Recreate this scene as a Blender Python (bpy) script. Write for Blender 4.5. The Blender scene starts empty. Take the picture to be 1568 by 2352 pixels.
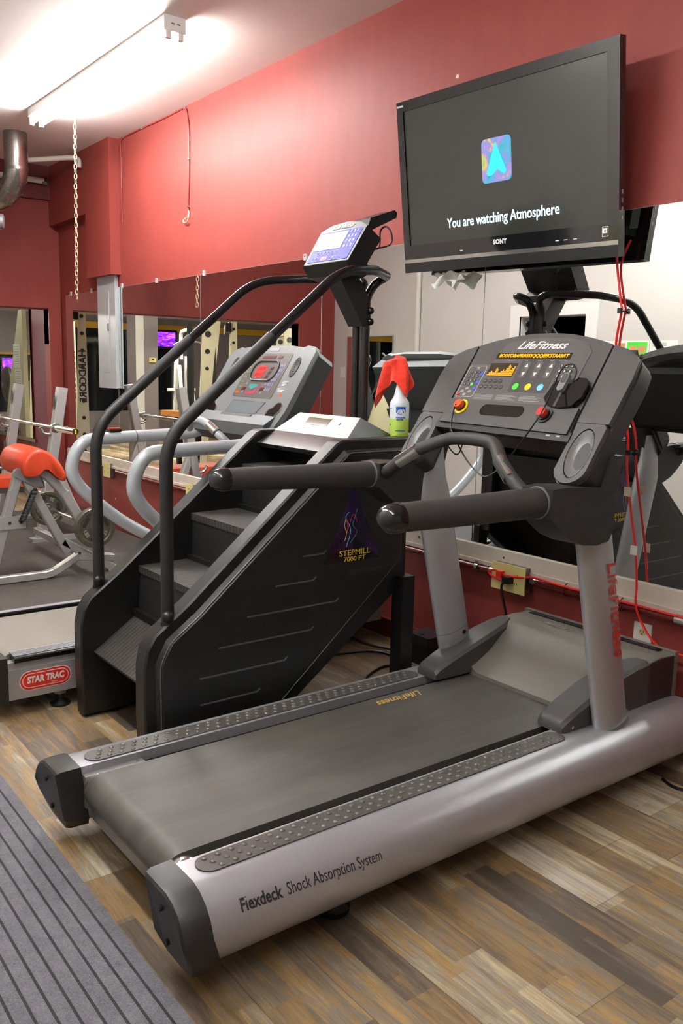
import bpy, bmesh, math, random
from mathutils import Vector, Matrix
random.seed(7)
SC = bpy.context.scene
COL = SC.collection
PI = math.pi

# ---------------------------------------------------------------- camera
cd = bpy.data.cameras.new('camera')
cam = bpy.data.objects.new('camera', cd)
COL.objects.link(cam)
YAW, PIT, ROL = 0.9175, 0.1635, 0.0215
fw = Vector((-math.sin(YAW)*math.cos(PIT), math.cos(YAW)*math.cos(PIT), -math.sin(PIT)))
r0 = Vector((math.cos(YAW), math.sin(YAW), 0)); u0 = r0.cross(fw)
rt = r0*math.cos(ROL) + u0*math.sin(ROL); up = rt.cross(fw)
mw = Matrix(((rt.x, up.x, -fw.x, 0), (rt.y, up.y, -fw.y, 0), (rt.z, up.z, -fw.z, 1.39), (0, 0, 0, 1)))
cam.matrix_world = mw
cd.sensor_fit = 'VERTICAL'; cd.sensor_height = 24.0; cd.sensor_width = 16.0
cd.lens = 24.0*1985.0/2352.0
cd.clip_start = 0.02; cd.clip_end = 80
SC.camera = cam

# ---------------------------------------------------------------- world, view
w = bpy.data.worlds.new('world'); SC.world = w; w.use_nodes = True
w.node_tree.nodes['Background'].inputs[0].default_value = (0.9, 0.93, 1.0, 1)
w.node_tree.nodes['Background'].inputs[1].default_value = 0.05
SC.view_settings.view_transform = 'Standard'
SC.view_settings.look = 'None'
SC.view_settings.gamma = 1.0
SC.view_settings.use_curve_mapping = False
SC.view_settings.exposure = 0.9

# ---------------------------------------------------------------- light levels
TUBE = 92.0          # emission of the fluorescent tubes in the main room
TUBE_NEXT = 110.0     # tubes of the next room

# ---------------------------------------------------------------- materials
def lin(c):
    c = c/255.0
    return c/12.92 if c <= 0.04045 else ((c+0.055)/1.055)**2.4
def rgb(r, g, b): return (lin(r), lin(g), lin(b), 1.0)

class N:
    def __init__(s, name):
        s.m = bpy.data.materials.new(name); s.m.use_nodes = True
        s.t = s.m.node_tree; s.n = s.t.nodes; s.l = s.t.links
        s.b = s.n['Principled BSDF']
        s.co = None
    def new(s, k, **kw):
        n = s.n.new(k)
        for a, v in kw.items(): setattr(n, a, v)
        return n
    def link(s, a, b): s.l.new(a, b)
    def obj(s, scale=(1, 1, 1), out='Object'):
        tc = s.new('ShaderNodeTexCoord'); mp = s.new('ShaderNodeMapping')
        mp.inputs['Scale'].default_value = scale
        s.link(tc.outputs[out], mp.inputs[0]); return mp.outputs[0]
    def world(s, scale=(1, 1, 1)):
        g = s.new('ShaderNodeNewGeometry'); mp = s.new('ShaderNodeMapping')
        mp.inputs['Scale'].default_value = scale
        s.link(g.outputs['Position'], mp.inputs[0]); return mp.outputs[0]
    def noise(s, vec, scale, detail=4, rough=0.55, dist=0.0):
        n = s.new('ShaderNodeTexNoise'); n.inputs['Scale'].default_value = scale
        n.inputs['Detail'].default_value = detail; n.inputs['Roughness'].default_value = rough
        n.inputs['Distortion'].default_value = dist
        s.link(vec, n.inputs['Vector']); return n.outputs['Fac']
    def ramp(s, fac, stops, interp='LINEAR'):
        r = s.new('ShaderNodeValToRGB'); r.color_ramp.interpolation = interp
        e = r.color_ramp.elements
        while len(e) < len(stops): e.new(0.5)
        for i, (p, c) in enumerate(stops): e[i].position = p; e[i].color = c
        s.link(fac, r.inputs[0]); return r.outputs[0]
    def mix(s, fac, a, b, mode='MIX'):
        m = s.new('ShaderNodeMixRGB', blend_type=mode)
        for i, v in enumerate((fac, a, b)):
            if isinstance(v, (int, float)): m.inputs[i].default_value = v if i == 0 else (v, v, v, 1)
            elif isinstance(v, tuple): m.inputs[i].default_value = v
            else: s.link(v, m.inputs[i])
        return m.outputs[0]
    def math(s, op, a, b=None, clamp=False):
        m = s.new('ShaderNodeMath', operation=op); m.use_clamp = clamp
        for i, v in enumerate((a, b)):
            if v is None: continue
            if isinstance(v, (int, float)): m.inputs[i].default_value = v
            else: s.link(v, m.inputs[i])
        return m.outputs[0]
    def bump(s, h, strength=0.3, dist=0.01):
        b = s.new('ShaderNodeBump'); b.inputs['Strength'].default_value = strength
        b.inputs['Distance'].default_value = dist
        s.link(h, b.inputs['Height']); s.link(b.outputs[0], s.b.inputs['Normal'])
    def base(s, v):
        if isinstance(v, tuple): s.b.inputs['Base Color'].default_value = v
        else: s.link(v, s.b.inputs['Base Color'])
    def set(s, rough=None, metal=None, spec=None, coat=None, emit=None, es=0, trans=None, ior=None, sheen=None):
        i = s.b.inputs
        if rough is not None:
            if isinstance(rough, (int, float)): i['Roughness'].default_value = rough
            else: s.link(rough, i['Roughness'])
        if metal is not None: i['Metallic'].default_value = metal
        if spec is not None: i['Specular IOR Level'].default_value = spec
        if coat is not None: i['Coat Weight'].default_value = coat; i['Coat Roughness'].default_value = 0.08
        if emit is not None:
            if isinstance(emit, tuple): i['Emission Color'].default_value = emit
            else: s.link(emit, i['Emission Color'])
            i['Emission Strength'].default_value = es
        if trans is not None: i['Transmission Weight'].default_value = trans
        if ior is not None: i['IOR'].default_value = ior
        if sheen is not None: i['Sheen Weight'].default_value = sheen
        return s.m

def plain(name, c, rough=0.5, metal=0.0, var=0.0, vs=8.0, bump=0.0, bs=200.0, spec=None, coat=None, rv=0.0):
    n = N(name)
    v = n.obj() if (var or bump or rv) else None
    if var:
        f = n.noise(v, vs, 5)
        k = tuple(min(1, x*(1+var)) for x in c[:3])+(1,); d = tuple(x*(1-var) for x in c[:3])+(1,)
        n.base(n.ramp(f, [(0.3, d), (0.7, k)]))
    else: n.base(c)
    if bump: n.bump(n.noise(v, bs, 3), bump, 0.002)
    if rv:
        f = n.noise(v, vs*2.3, 4)
        r = n.math('ADD', n.math('MULTIPLY', f, rv), rough-rv/2, True)
        n.set(rough=r)
    else: n.set(rough=rough)
    return n.set(metal=metal, spec=spec, coat=coat)

def glow(name, c, s, base=None):
    n = N(name); n.base(base or c); return n.set(rough=0.4, emit=c, es=s)

M = {}
def wall_paint(name, c, c2, rough=0.57):
    n = N(name); v = n.world()
    a = n.noise(v, 1.3, 5, 0.6); b = n.noise(n.world((3, 3, 0.5)), 6, 4)
    base = n.ramp(a, [(0.3, c), (0.72, c2)])
    base = n.mix(n.math('MULTIPLY', b, 0.05), base, rgb(205, 150, 140), 'MIX')
    vo = n.new('ShaderNodeTexVoronoi'); vo.inputs['Scale'].default_value = 2.6; n.link(v, vo.inputs['Vector'])
    wv = n.math('ADD', vo.outputs['Distance'], n.math('MULTIPLY', n.noise(v, 60, 2), 0.03))
    base = n.mix(n.math('MULTIPLY', n.math('LESS_THAN', wv, 0.040), 0.8), base, rgb(214, 190, 182))
    n.base(base)
    n.bump(n.noise(v, 90, 4, 0.6), 0.05, 0.003)
    return n.set(rough=rough, spec=0.32)
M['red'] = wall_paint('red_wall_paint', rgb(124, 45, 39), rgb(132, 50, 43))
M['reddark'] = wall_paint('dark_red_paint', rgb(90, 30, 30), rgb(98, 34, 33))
M['purple'] = wall_paint('purple_wall_paint', rgb(84, 26, 48), rgb(94, 30, 50))
M['blue_strip'] = plain('pale_blue_paint', rgb(150, 165, 215), 0.5)
M['redgloss'] = plain('red_gloss_paint', rgb(104, 28, 26), 0.3, var=0.15, vs=20, bump=0.3, bs=60)
M['ceiling'] = plain('ceiling_paint', rgb(222, 212, 206), 0.55, var=0.03, vs=2, bump=0.35, bs=25)
M['grey'] = plain('grey_wall_paint', rgb(202, 197, 190), 0.55, var=0.03, vs=2, bump=0.2, bs=60)
M['white'] = plain('white_paint', rgb(232, 230, 226), 0.4)
M['ledge'] = plain('cream_trim_paint', rgb(204, 194, 180), 0.4, var=0.05, vs=5)
n = N('mirror_glass'); n.base((0.86, 0.89, 0.87, 1)); M['mirror'] = n.set(rough=0.0, metal=1.0)
M['medge'] = plain('mirror_edge', rgb(150, 160, 152), 0.2)
n = N('clear_plastic'); n.base((0.95, 0.95, 0.95, 1)); M['clear'] = n.set(rough=0.15, trans=0.6, ior=1.45)

# plank floor: rows run along x, each row cut in random lengths; every plank is itself printed with strips
def plank(name, warm=1.0, light=1.0):
    n = N(name); g = n.new('ShaderNodeNewGeometry'); sp = n.new('ShaderNodeSeparateXYZ')
    n.link(g.outputs['Position'], sp.inputs[0]); X, Y = sp.outputs[0], sp.outputs[1]
    def cell(wid, length, seed):
        r = n.math('FLOOR', n.math('DIVIDE', Y, wid))
        wn = n.new('ShaderNodeTexWhiteNoise', noise_dimensions='1D'); n.link(n.math('ADD', r, seed), wn.inputs['W'])
        xs = n.math('ADD', n.math('DIVIDE', X, length), n.math('MULTIPLY', wn.outputs[0], 7.3))
        c = n.math('FLOOR', xs)
        cb = n.new('ShaderNodeCombineXYZ'); n.link(r, cb.inputs[0]); n.link(c, cb.inputs[1]); cb.inputs[2].default_value = seed
        w2 = n.new('ShaderNodeTexWhiteNoise', noise_dimensions='3D'); n.link(cb.outputs[0], w2.inputs['Vector'])
        fy = n.math('FRACT', n.math('DIVIDE', Y, wid)); fx = n.math('FRACT', xs)
        return w2.outputs['Value'], w2.outputs['Color'], fx, fy
    v1, c1, fx1, fy1 = cell(0.182, 1.22, 5.0)
    v2, c2, fx2, fy2 = cell(0.091, 0.62, 11.0)
    v3, c3, fx3, fy3 = cell(0.0455, 0.47, 23.0)
    tone = n.math('ADD', n.math('MULTIPLY', v1, 0.50), n.math('ADD', n.math('MULTIPLY', v2, 0.44), n.math('MULTIPLY', v3, 0.16)))
    tone = n.math('SUBTRACT', tone, 0.03)
    cb = n.new('ShaderNodeCombineXYZ')
    n.link(n.math('ADD', n.math('MULTIPLY', X, 1.6), n.math('MULTIPLY', v2, 40)), cb.inputs[0]); n.link(n.math('MULTIPLY', Y, 24), cb.inputs[1])
    gr = n.noise(cb.outputs[0], 1.6, 8, 0.7, 1.4)
    cb2 = n.new('ShaderNodeCombineXYZ')
    n.link(n.math('ADD', n.math('MULTIPLY', X, 1.8), n.math('MULTIPLY', v2, 13)), cb2.inputs[0]); n.link(n.math('MULTIPLY', Y, 14), cb2.inputs[1])
    bl = n.noise(cb2.outputs[0], 1.3, 6, 0.7, 0.5)
    t = n.math('ADD', tone, n.math('MULTIPLY', n.math('SUBTRACT', bl, 0.5), 1.0), True)
    L = light
    def k(r, g_, b): return rgb(min(255, r*L), min(255, g_*L), min(255, b*L))
    base = n.ramp(t, [(0.08, k(84, 74, 64)), (0.24, k(112, 98, 84)), (0.36, k(150, 120, 76)), (0.47, k(132, 122, 110)),
                      (0.56, k(172, 138, 84)), (0.64, k(152, 142, 128)), (0.74, k(192, 172, 136)), (0.90, k(206, 196, 180))])
    base = n.mix(n.math('MULTIPLY', n.math('SUBTRACT', gr, 0.42, True), 1.9, True), base, k(72, 60, 50))
    fine = n.noise(n.world((6, 130, 1)), 2.0, 6, 0.7)
    base = n.mix(0.35, base, n.ramp(fine, [(0.35, (0.35, 0.33, 0.31, 1)), (0.65, (1, 1, 1, 1))]), 'MULTIPLY')
    # board joints
    j = n.math('MAXIMUM', n.math('GREATER_THAN', fy1, 0.988), n.math('GREATER_THAN', fx1, 0.998))
    base = n.mix(n.math('MULTIPLY', j, 0.6), base, rgb(50, 42, 36))
    n.base(base)
    n.bump(n.math('SUBTRACT', gr, n.math('MULTIPLY', j, 0.6)), 0.12, 0.002)
    rr = n.math('ADD', 0.36, n.math('MULTIPLY', fine, 0.22))
    return n.set(rough=rr, spec=0.4)
M['plank'] = plank('vinyl_plank')
M['planklight'] = plank('pale_vinyl_plank', light=1.15)
n = N('rubber_tile'); v = n.world()
b0 = n.ramp(n.noise(v, 4, 5), [(0.3, rgb(56, 51, 49)), (0.7, rgb(76, 69, 65))])
sp = n.ramp(n.noise(v, 260, 2), [(0.66, (0, 0, 0, 1)), (0.72, (1, 1, 1, 1))])
b0 = n.mix(n.math('MULTIPLY', sp, 0.3), b0, rgb(110, 102, 98)); n.base(b0)
n.bump(n.noise(v, 220, 3), 0.3, 0.003); M['rubber'] = n.set(rough=0.7)
n = N('ribbed_carpet'); g = n.new('ShaderNodeNewGeometry'); sx = n.new('ShaderNodeSeparateXYZ'); n.link(g.outputs['Position'], sx.inputs[0])
fr = n.math('FRACT', n.math('DIVIDE', n.math('ADD', sx.outputs[1], 5.024), 0.0394))
gv = n.math('LESS_THAN', fr, 0.17)
b0 = n.ramp(n.noise(n.world(), 300, 3, 0.8), [(0.3, rgb(58, 58, 64)), (0.7, rgb(132, 131, 140))])
b0 = n.mix(0.4, b0, n.ramp(n.noise(n.world(), 18, 4, 0.7), [(0.3, rgb(74, 72, 77)), (0.7, rgb(118, 115, 120))]))
b0 = n.mix(gv, b0, rgb(38, 36, 40)); n.base(b0)
n.bump(n.math('SUBTRACT', n.noise(n.world(), 320, 3), n.math('MULTIPLY', gv, 1.2)), 0.5, 0.004); M['carpet'] = n.set(rough=0.95, sheen=0.2)

M['silver'] = plain('silver_paint', rgb(176, 176, 181), 0.33, 0.5, var=0.03, vs=6, bump=0.05, bs=400)
M['silverd'] = plain('grey_silver_paint', rgb(140, 139, 140), 0.36, 0.35, bump=0.05, bs=400)
M['steel'] = plain('bright_steel', rgb(196, 194, 190), 0.22, 0.9)
M['gal'] = plain('galvanised_steel', rgb(150, 149, 144), 0.24, 0.9, var=0.12, vs=6, rv=0.2)
M['charcoal'] = plain('charcoal_plastic', rgb(66, 63, 62), 0.5, bump=0.12, bs=500, var=0.04, vs=5)
M['charcoald'] = plain('dark_charcoal_plastic', rgb(38, 35, 34), 0.42, bump=0.1, bs=500, var=0.05, vs=5)
M['panelg'] = plain('console_overlay', rgb(84, 80, 80), 0.38)
M['panelg2'] = plain('console_overlay_dark', rgb(60, 57, 57), 0.38)
M['foam'] = plain('grip_foam', rgb(52, 49, 48), 0.62, bump=0.25, bs=500, var=0.05, vs=12)
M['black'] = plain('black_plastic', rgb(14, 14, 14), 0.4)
M['blackgloss'] = plain('black_gloss', rgb(14, 13, 14), 0.12, coat=0.4)
M['blackmetal'] = plain('black_tube', rgb(12, 12, 13), 0.22, spec=0.6)
M['blacktex'] = plain('black_textured_plastic', rgb(9, 9, 9), 0.37, bump=0.45, bs=420, rv=0.12, spec=0.6)
M['blackworn'] = plain('worn_black_rubber', rgb(19, 18, 18), 0.55, var=0.45, vs=9, bump=0.2, bs=120)
M['hood'] = plain('worn_black_hood', rgb(50, 49, 49), 0.33, var=0.12, vs=30, bump=0.35, bs=350, spec=0.8)
M['sleeve'] = plain('black_foam_sleeve', rgb(27, 26, 27), 0.5, bump=0.2, bs=500)
M['belt'] = None
n = N('running_belt'); v = n.world((10, 1.2, 1))
b0 = n.ramp(n.noise(v, 1.4, 6, 0.65), [(0.25, rgb(62, 59, 56)), (0.75, rgb(84, 80, 75))])
ed = n.noise(n.world((3, 1, 1)), 3, 6, 0.7); b0 = n.mix(n.math('MULTIPLY', n.math('SUBTRACT', ed, 0.55, True), 1.4), b0, rgb(118, 108, 94)); n.base(b0)
n.bump(n.noise(n.world(), 600, 2), 0.22, 0.001); M['belt'] = n.set(rough=n.math('ADD', 0.36, n.math('MULTIPLY', ed, 0.2)), spec=0.5)
M['beltgrey'] = plain('pale_running_belt', rgb(132, 127, 118), 0.5, var=0.06, vs=4)
M['pad'] = plain('foot_pad_rubber', rgb(74, 70, 67), 0.45, var=0.08, vs=10)
M['stud'] = plain('foot_pad_stud', rgb(100, 95, 90), 0.2)
M['chrome'] = plain('chrome', rgb(225, 222, 218), 0.1, 1.0)
M['whitemetal'] = plain('white_enamel', rgb(214, 214, 210), 0.35, 0.1)
M['tubegrey'] = plain('pale_grey_tube', rgb(178, 184, 188), 0.3, 0.15, var=0.03, vs=8)
M['framegrey'] = plain('silver_frame_paint', rgb(178, 176, 174), 0.32, 0.35, var=0.04, vs=8)
M['orange'] = plain('red_orange_vinyl', rgb(206, 66, 34), 0.42, var=0.08, vs=14, bump=0.15, bs=80)
M['redvinyl'] = plain('red_vinyl', rgb(190, 58, 34), 0.42, var=0.05)
M['iron'] = plain('olive_grey_cast_iron', rgb(98, 94, 82), 0.36, 0.5, var=0.15, vs=25, bump=0.3, bs=80)
M['ironl'] = plain('worn_raised_iron', rgb(176, 172, 158), 0.4, 0.4)
M['stg'] = plain('console_grey_plastic', rgb(122, 124, 125), 0.36, 0.1, bump=0.06, bs=300)
M['stgd'] = plain('console_dark_grey_plastic', rgb(60, 63, 65), 0.45, bump=0.1, bs=300)
M['stpanel'] = plain('console_keypad', rgb(90, 86, 81), 0.35)
M['redled'] = glow('red_led', rgb(255, 14, 6), 0.75, rgb(90, 0, 0))
M['reddim'] = plain('dim_led_window', rgb(84, 18, 24), 0.3)
M['amber'] = glow('amber_led', rgb(255, 170, 6), 0.75, rgb(120, 70, 0))
M['ledbg'] = plain('led_window', rgb(44, 34, 22), 0.25)
M['ledgrid'] = plain('led_grid_window', rgb(52, 40, 26), 0.25)
M['blue'] = plain('console_blue', rgb(50, 44, 176), 0.45, spec=0.25)
M['ribm'] = plain('ribbed_aluminium', rgb(206, 206, 214), 0.3, 0.5)
M['bluebtn'] = plain('blue_button', rgb(70, 90, 210), 0.4)
M['lilac'] = plain('lilac_print', rgb(128, 122, 158), 0.4)
M['olive'] = plain('olive_print', rgb(128, 132, 60), 0.4)
M['teal'] = plain('teal_print', rgb(44, 134, 122), 0.4)
M['magenta'] = plain('magenta_print', rgb(168, 40, 84), 0.4)
M['greenbtn'] = plain('green_button', rgb(70, 214, 60), 0.35)
M['yellow'] = plain('yellow_plastic', rgb(236, 204, 12), 0.35)
M['cyan'] = plain('pale_blue_button', rgb(112, 196, 232), 0.35)
M['redbtn'] = plain('red_button', rgb(222, 42, 30), 0.28, coat=0.4)
M['orangebtn'] = plain('orange_red_button', rgb(236, 84, 30), 0.28, coat=0.4)
M['ink'] = plain('white_print', rgb(236, 234, 230), 0.4)
M['inkgrey'] = plain('grey_print', rgb(150, 146, 144), 0.4)
M['inkdark'] = plain('dark_print', rgb(44, 42, 44), 0.4)
M['inkred'] = plain('red_print', rgb(196, 44, 26), 0.35)
M['inkgold'] = plain('gold_print', rgb(196, 160, 84), 0.4)
M['inkyellow'] = plain('yellow_print', rgb(226, 190, 50), 0.4)
M['lcd'] = plain('console_lcd', rgb(206, 210, 208), 0.1, coat=1.0)
M['redcable'] = plain('red_cable', rgb(214, 26, 22), 0.3)
M['blackcable'] = plain('black_cable', rgb(18, 17, 17), 0.4)
M['tag'] = plain('cable_tag', rgb(212, 200, 180), 0.5)
M['box'] = plain('ivory_box', rgb(214, 204, 134), 0.4)
M['outletw'] = plain('white_outlet', rgb(226, 222, 214), 0.35)
M['panelbox'] = plain('grey_enamel_panel', rgb(168, 170, 172), 0.28, 0.1, var=0.03, vs=10)
M['chainm'] = plain('brass_chain', rgb(212, 196, 160), 0.3, 0.5)
M['redcord'] = plain('dark_red_cord', rgb(120, 30, 30), 0.4)
M['pipew'] = plain('white_pipe', rgb(206, 204, 192), 0.35)
M['rackbeige'] = plain('beige_rack_paint', rgb(206, 200, 172), 0.4)
M['darkglass'] = plain('night_window_glass', rgb(14, 18, 26), 0.05, spec=0.6)
M['yelbeam'] = plain('yellow_beam_paint', rgb(196, 148, 40), 0.45)
M['colgrey'] = plain('column_grey_paint', rgb(132, 122, 124), 0.5)
M['paper'] = plain('paper', rgb(232, 230, 222), 0.6)
M['brownpad'] = plain('tan_vinyl', rgb(168, 108, 48), 0.45)
n = N('spray_bottle_plastic'); n.base(rgb(225, 232, 238)); M['bottle'] = n.set(rough=0.25, spec=0.5)
n = N('bottle_liquid'); n.base(rgb(196, 226, 96)); M['liquid'] = n.set(rough=0.25)
n = N('red_microfibre'); v = n.obj()
n.base(n.ramp(n.noise(v, 60, 4), [(0.3, rgb(206, 34, 10)), (0.7, rgb(236, 56, 22))])); n.bump(n.noise(v, 500, 3), 0.6, 0.002)
M['cloth'] = n.set(rough=0.9, sheen=0.4)
M['tube'] = glow('fluorescent_tube', (0.97, 0.985, 0.98, 1), TUBE)
M['tubeb'] = glow('fluorescent_tube_back', (0.97, 0.985, 0.98, 1), TUBE*0.75)
M['tube3'] = glow('fluorescent_tube_front', (0.97, 0.985, 0.98, 1), TUBE*0.36)
M['tube2'] = glow('fluorescent_tube_next_room', (1.0, 0.96, 0.86, 1), TUBE_NEXT)
# screens
n = N('tv_screen'); n.base(rgb(30, 30, 28)); M['screen'] = n.set(rough=0.16, spec=0.6, emit=rgb(60, 60, 54), es=0.28)
M['tvwhite'] = glow('tv_text', rgb(196, 228, 240), 0.55)
n = N('tv_logo_tile'); v = n.obj((1, 1, 1))
f = n.noise(v, 9, 3, 0.5, 1.8)
c = n.ramp(f, [(0.30, rgb(24, 120, 160)), (0.40, rgb(60, 200, 226)), (0.50, rgb(120, 170, 236)), (0.57, rgb(190, 150, 226)), (0.64, rgb(232, 220, 90)), (0.74, rgb(90, 200, 180))])
n.base((0, 0, 0, 1)); M['tile'] = n.set(rough=0.3, emit=c, es=0.5)
M['tilea'] = glow('tv_logo_letter', rgb(24, 178, 204), 0.5)
n = N('purple_tv_screen'); v = n.obj((1, 1, 3)); c = n.ramp(n.noise(v, 6, 4, 0.6, 1.0), [(0.35, rgb(60, 10, 150)), (0.5, rgb(120, 40, 230)), (0.62, rgb(230, 80, 230)), (0.75, rgb(240, 200, 255))])
n.base((0, 0, 0, 1)); M['purpletv'] = n.set(rough=0.3, emit=c, es=1.3)
n = N('decal_purple'); v = n.obj((1, 1, 1)); c = n.ramp(n.noise(v, 7, 3, 0.6), [(0.35, rgb(14, 10, 18)), (0.55, rgb(44, 22, 66)), (0.72, rgb(62, 34, 84))]); n.base(c); M['decal'] = n.set(rough=0.22, coat=0.3)

# ---------------------------------------------------------------- mesh helpers
class B:
    """collects shapes (world coordinates); each shape may use its own material slot"""
    def __init__(s): s.bm = bmesh.new(); s.k = 0
    def _done(s, faces):
        for f in faces: f.material_index = s.k
    def poly(s, verts, faces):
        vs = [s.bm.verts.new(v) for v in verts]; fs = []
        for f in faces:
            try: fs.append(s.bm.faces.new([vs[i] for i in f]))
            except ValueError: pass
        s._done(fs); return fs
    def box(s, x0, x1, y0, y1, z0, z1, bev=0.0, seg=2, mat=None):
        v = [(x0, y0, z0), (x1, y0, z0), (x1, y1, z0), (x0, y1, z0), (x0, y0, z1), (x1, y0, z1), (x1, y1, z1), (x0, y1, z1)]
        if mat is not None: v = [mat @ Vector(p) for p in v]
        fs = s.poly(v, [(0, 3, 2, 1), (4, 5, 6, 7), (0, 1, 5, 4), (1, 2, 6, 5), (2, 3, 7, 6), (3, 0, 4, 7)])
        s._bev(fs, bev, seg); return s
    def _bev(s, fs, bev, seg, ang=0.5):
        if bev <= 0: return
        ed = set(e for f in fs for e in f.edges)
        ed = [e for e in ed if len(e.link_faces) == 2 and e.calc_face_angle(0) > ang]
        r = bmesh.ops.bevel(s.bm, geom=ed, offset=bev, segments=seg, profile=0.5, affect='EDGES', clamp_overlap=True)
        s._done(r['faces'])
    def prism(s, poly, axis, a0, a1, bev=0.0, seg=2, ang=0.5, mat=None):
        """poly: 2-D outline in the other two axes (x: (y,z); y: (x,z); z: (x,y))"""
        def P(p, a):
            q = (a, p[0], p[1]) if axis == 'x' else (p[0], a, p[1]) if axis == 'y' else (p[0], p[1], a)
            return mat @ Vector(q) if mat is not None else q
        n = len(poly)
        v = [P(p, a0) for p in poly]+[P(p, a1) for p in poly]
        fs = s.poly(v, [tuple(range(n))[::-1], tuple(range(n, 2*n))]+[(i, (i+1) % n, n+(i+1) % n, n+i) for i in range(n)])
        s._bev(fs, bev, seg, ang); return s
    def sweep(s, path, sec, closed=False, cap=True, up=None, scale=None):
        """sweep a 2-D section along a 3-D path with parallel transport"""
        P = [Vector(p) for p in path]; n = len(P); m = len(sec)
        T = []
        for i in range(n):
            a = P[i-1] if (i > 0 or closed) else P[i]; b = P[(i+1) % n] if (i < n-1 or closed) else P[i]
            T.append((b-a).normalized())
        u = Vector(up) if up else (Vector((0, 0, 1)) if abs(T[0].z) < 0.9 else Vector((1, 0, 0)))
        N0 = (u-T[0]*u.dot(T[0])).normalized(); rings = []
        for i in range(n):
            if i:
                N0 = (N0-T[i]*N0.dot(T[i])); N0.normalize()
            Bn = T[i].cross(N0); k = scale[i] if scale else 1.0
            rings.append([s.bm.verts.new(P[i]+N0*(q[1]*k)+Bn*(q[0]*k)) for q in sec])
        fs = []
        for i in range(n if closed else n-1):
            A, C = rings[i], rings[(i+1) % n]
            for j in range(m):
                try: fs.append(s.bm.faces.new((A[j], A[(j+1) % m], C[(j+1) % m], C[j])))
                except ValueError: pass
        if cap and not closed:
            fs.append(s.bm.faces.new(rings[0][::-1])); fs.append(s.bm.faces.new(rings[-1]))
        s._done(fs); return s
    def tube(s, path, r, seg=16, fillet=0.0, closed=False, ry=None, scale=None, up=None):
        path = fil(path, fillet, closed=closed) if fillet else path
        sec = [(r*math.cos(2*PI*i/seg), (ry or r)*math.sin(2*PI*i/seg)) for i in range(seg)]
        return s.sweep(path, sec, closed=closed, scale=scale, up=up)
    def rtube(s, path, w, h, fillet=0.0, up=None, c=0.006):
        path = fil(path, fillet) if fillet else path
        w /= 2; h /= 2
        sec = [(-w+c, -h), (w-c, -h), (w, -h+c), (w, h-c), (w-c, h), (-w+c, h), (-w, h-c), (-w, -h+c)]
        return s.sweep(path, sec, up=up)
    def cyl(s, p0, p1, r, r1=None, seg=20, bev=0.0):
        p0, p1 = Vector(p0), Vector(p1); r1 = r if r1 is None else r1
        if bev:
            d = (p1-p0).normalized()*bev
            return s.loft([(p0, r-bev), (p0+d, r), (p1-d, r1), (p1, r1-bev)], seg)
        return s.loft([(p0, r), (p1, r1)], seg)
    def loft(s, st, seg=20):
        """rings (centre, radius) along a straight axis, capped"""
        a = (Vector(st[-1][0])-Vector(st[0][0])).normalized()
        u = a.orthogonal().normalized(); v = a.cross(u); R = []
        for c, r in st:
            r = max(r, 1e-4)
            R.append([s.bm.verts.new(Vector(c)+u*(r*math.cos(2*PI*i/seg))+v*(r*math.sin(2*PI*i/seg))) for i in range(seg)])
        fs = []
        for A, C in zip(R, R[1:]):
            for j in range(seg): fs.append(s.bm.faces.new((A[j], A[(j+1) % seg], C[(j+1) % seg], C[j])))
        fs.append(s.bm.faces.new(R[0][::-1])); fs.append(s.bm.faces.new(R[-1])); s._done(fs); return s
    def ball(s, c, r, sx=1, sy=1, sz=1, seg=20):
        m = Matrix.Translation(c) @ Matrix.Diagonal((sx, sy, sz, 1))
        q = bmesh.ops.create_uvsphere(s.bm, u_segments=seg, v_segments=seg//2+2, radius=r, matrix=m)
        s._done(set(f for v in q['verts'] for f in v.link_faces)); return s
    def rings(s, R, closed=False, cap=True, start=True, end=True):
        """skin a list of equally long vertex loops"""
        V = [[s.bm.verts.new(p) for p in r] for r in R]; fs = []; m = len(V[0])
        for A, C in zip(V, V[1:]+([V[0]] if closed else [])):
            for j in range(m):
                try: fs.append(s.bm.faces.new((A[j], A[(j+1) % m], C[(j+1) % m], C[j])))
                except ValueError: pass
        if cap and not closed:
            if start: fs.append(s.bm.faces.new(V[0][::-1]))
            if end: fs.append(s.bm.faces.new(V[-1]))
        s._done(fs); return s
    def grid(s, F, nu, nv):
        V = [[s.bm.verts.new(F(i/nu, j/nv)) for j in range(nv+1)] for i in range(nu+1)]
        fs = [s.bm.faces.new((V[i][j], V[i+1][j], V[i+1][j+1], V[i][j+1])) for i in range(nu) for j in range(nv)]
        s._done(fs); return s
    def mat(s, k): s.k = k; return s
    def add(s, other_mesh, m):
        n0 = len(s.bm.verts); f0 = len(s.bm.faces); s.bm.from_mesh(other_mesh)
        s.bm.verts.ensure_lookup_table(); s.bm.faces.ensure_lookup_table()
        for v in s.bm.verts[n0:]: v.co = m @ v.co
        for f in s.bm.faces[f0:]: f.material_index = s.k
        return s

def fil(path, r, n=7, closed=False):
    P = [Vector(p) for p in path]; out = [] if closed else [P[0]]
    rng = range(len(P)) if closed else range(1, len(P)-1)
    for i in rng:
        a, b, c = P[i-1], P[i], P[(i+1) % len(P)]
        d1, d2 = (a-b), (c-b); k = min(r, d1.length*0.48, d2.length*0.48)
        p, q = b+d1.normalized()*k, b+d2.normalized()*k
        for t in range(n+1):
            t /= n; out.append(p.lerp(b, t).lerp(b.lerp(q, t), t))
    if not closed: out.append(P[-1])
    return out

def world_loc(o):
    v = Vector((0, 0, 0))
    while o: v += o.location; o = o.parent
    return v

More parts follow.
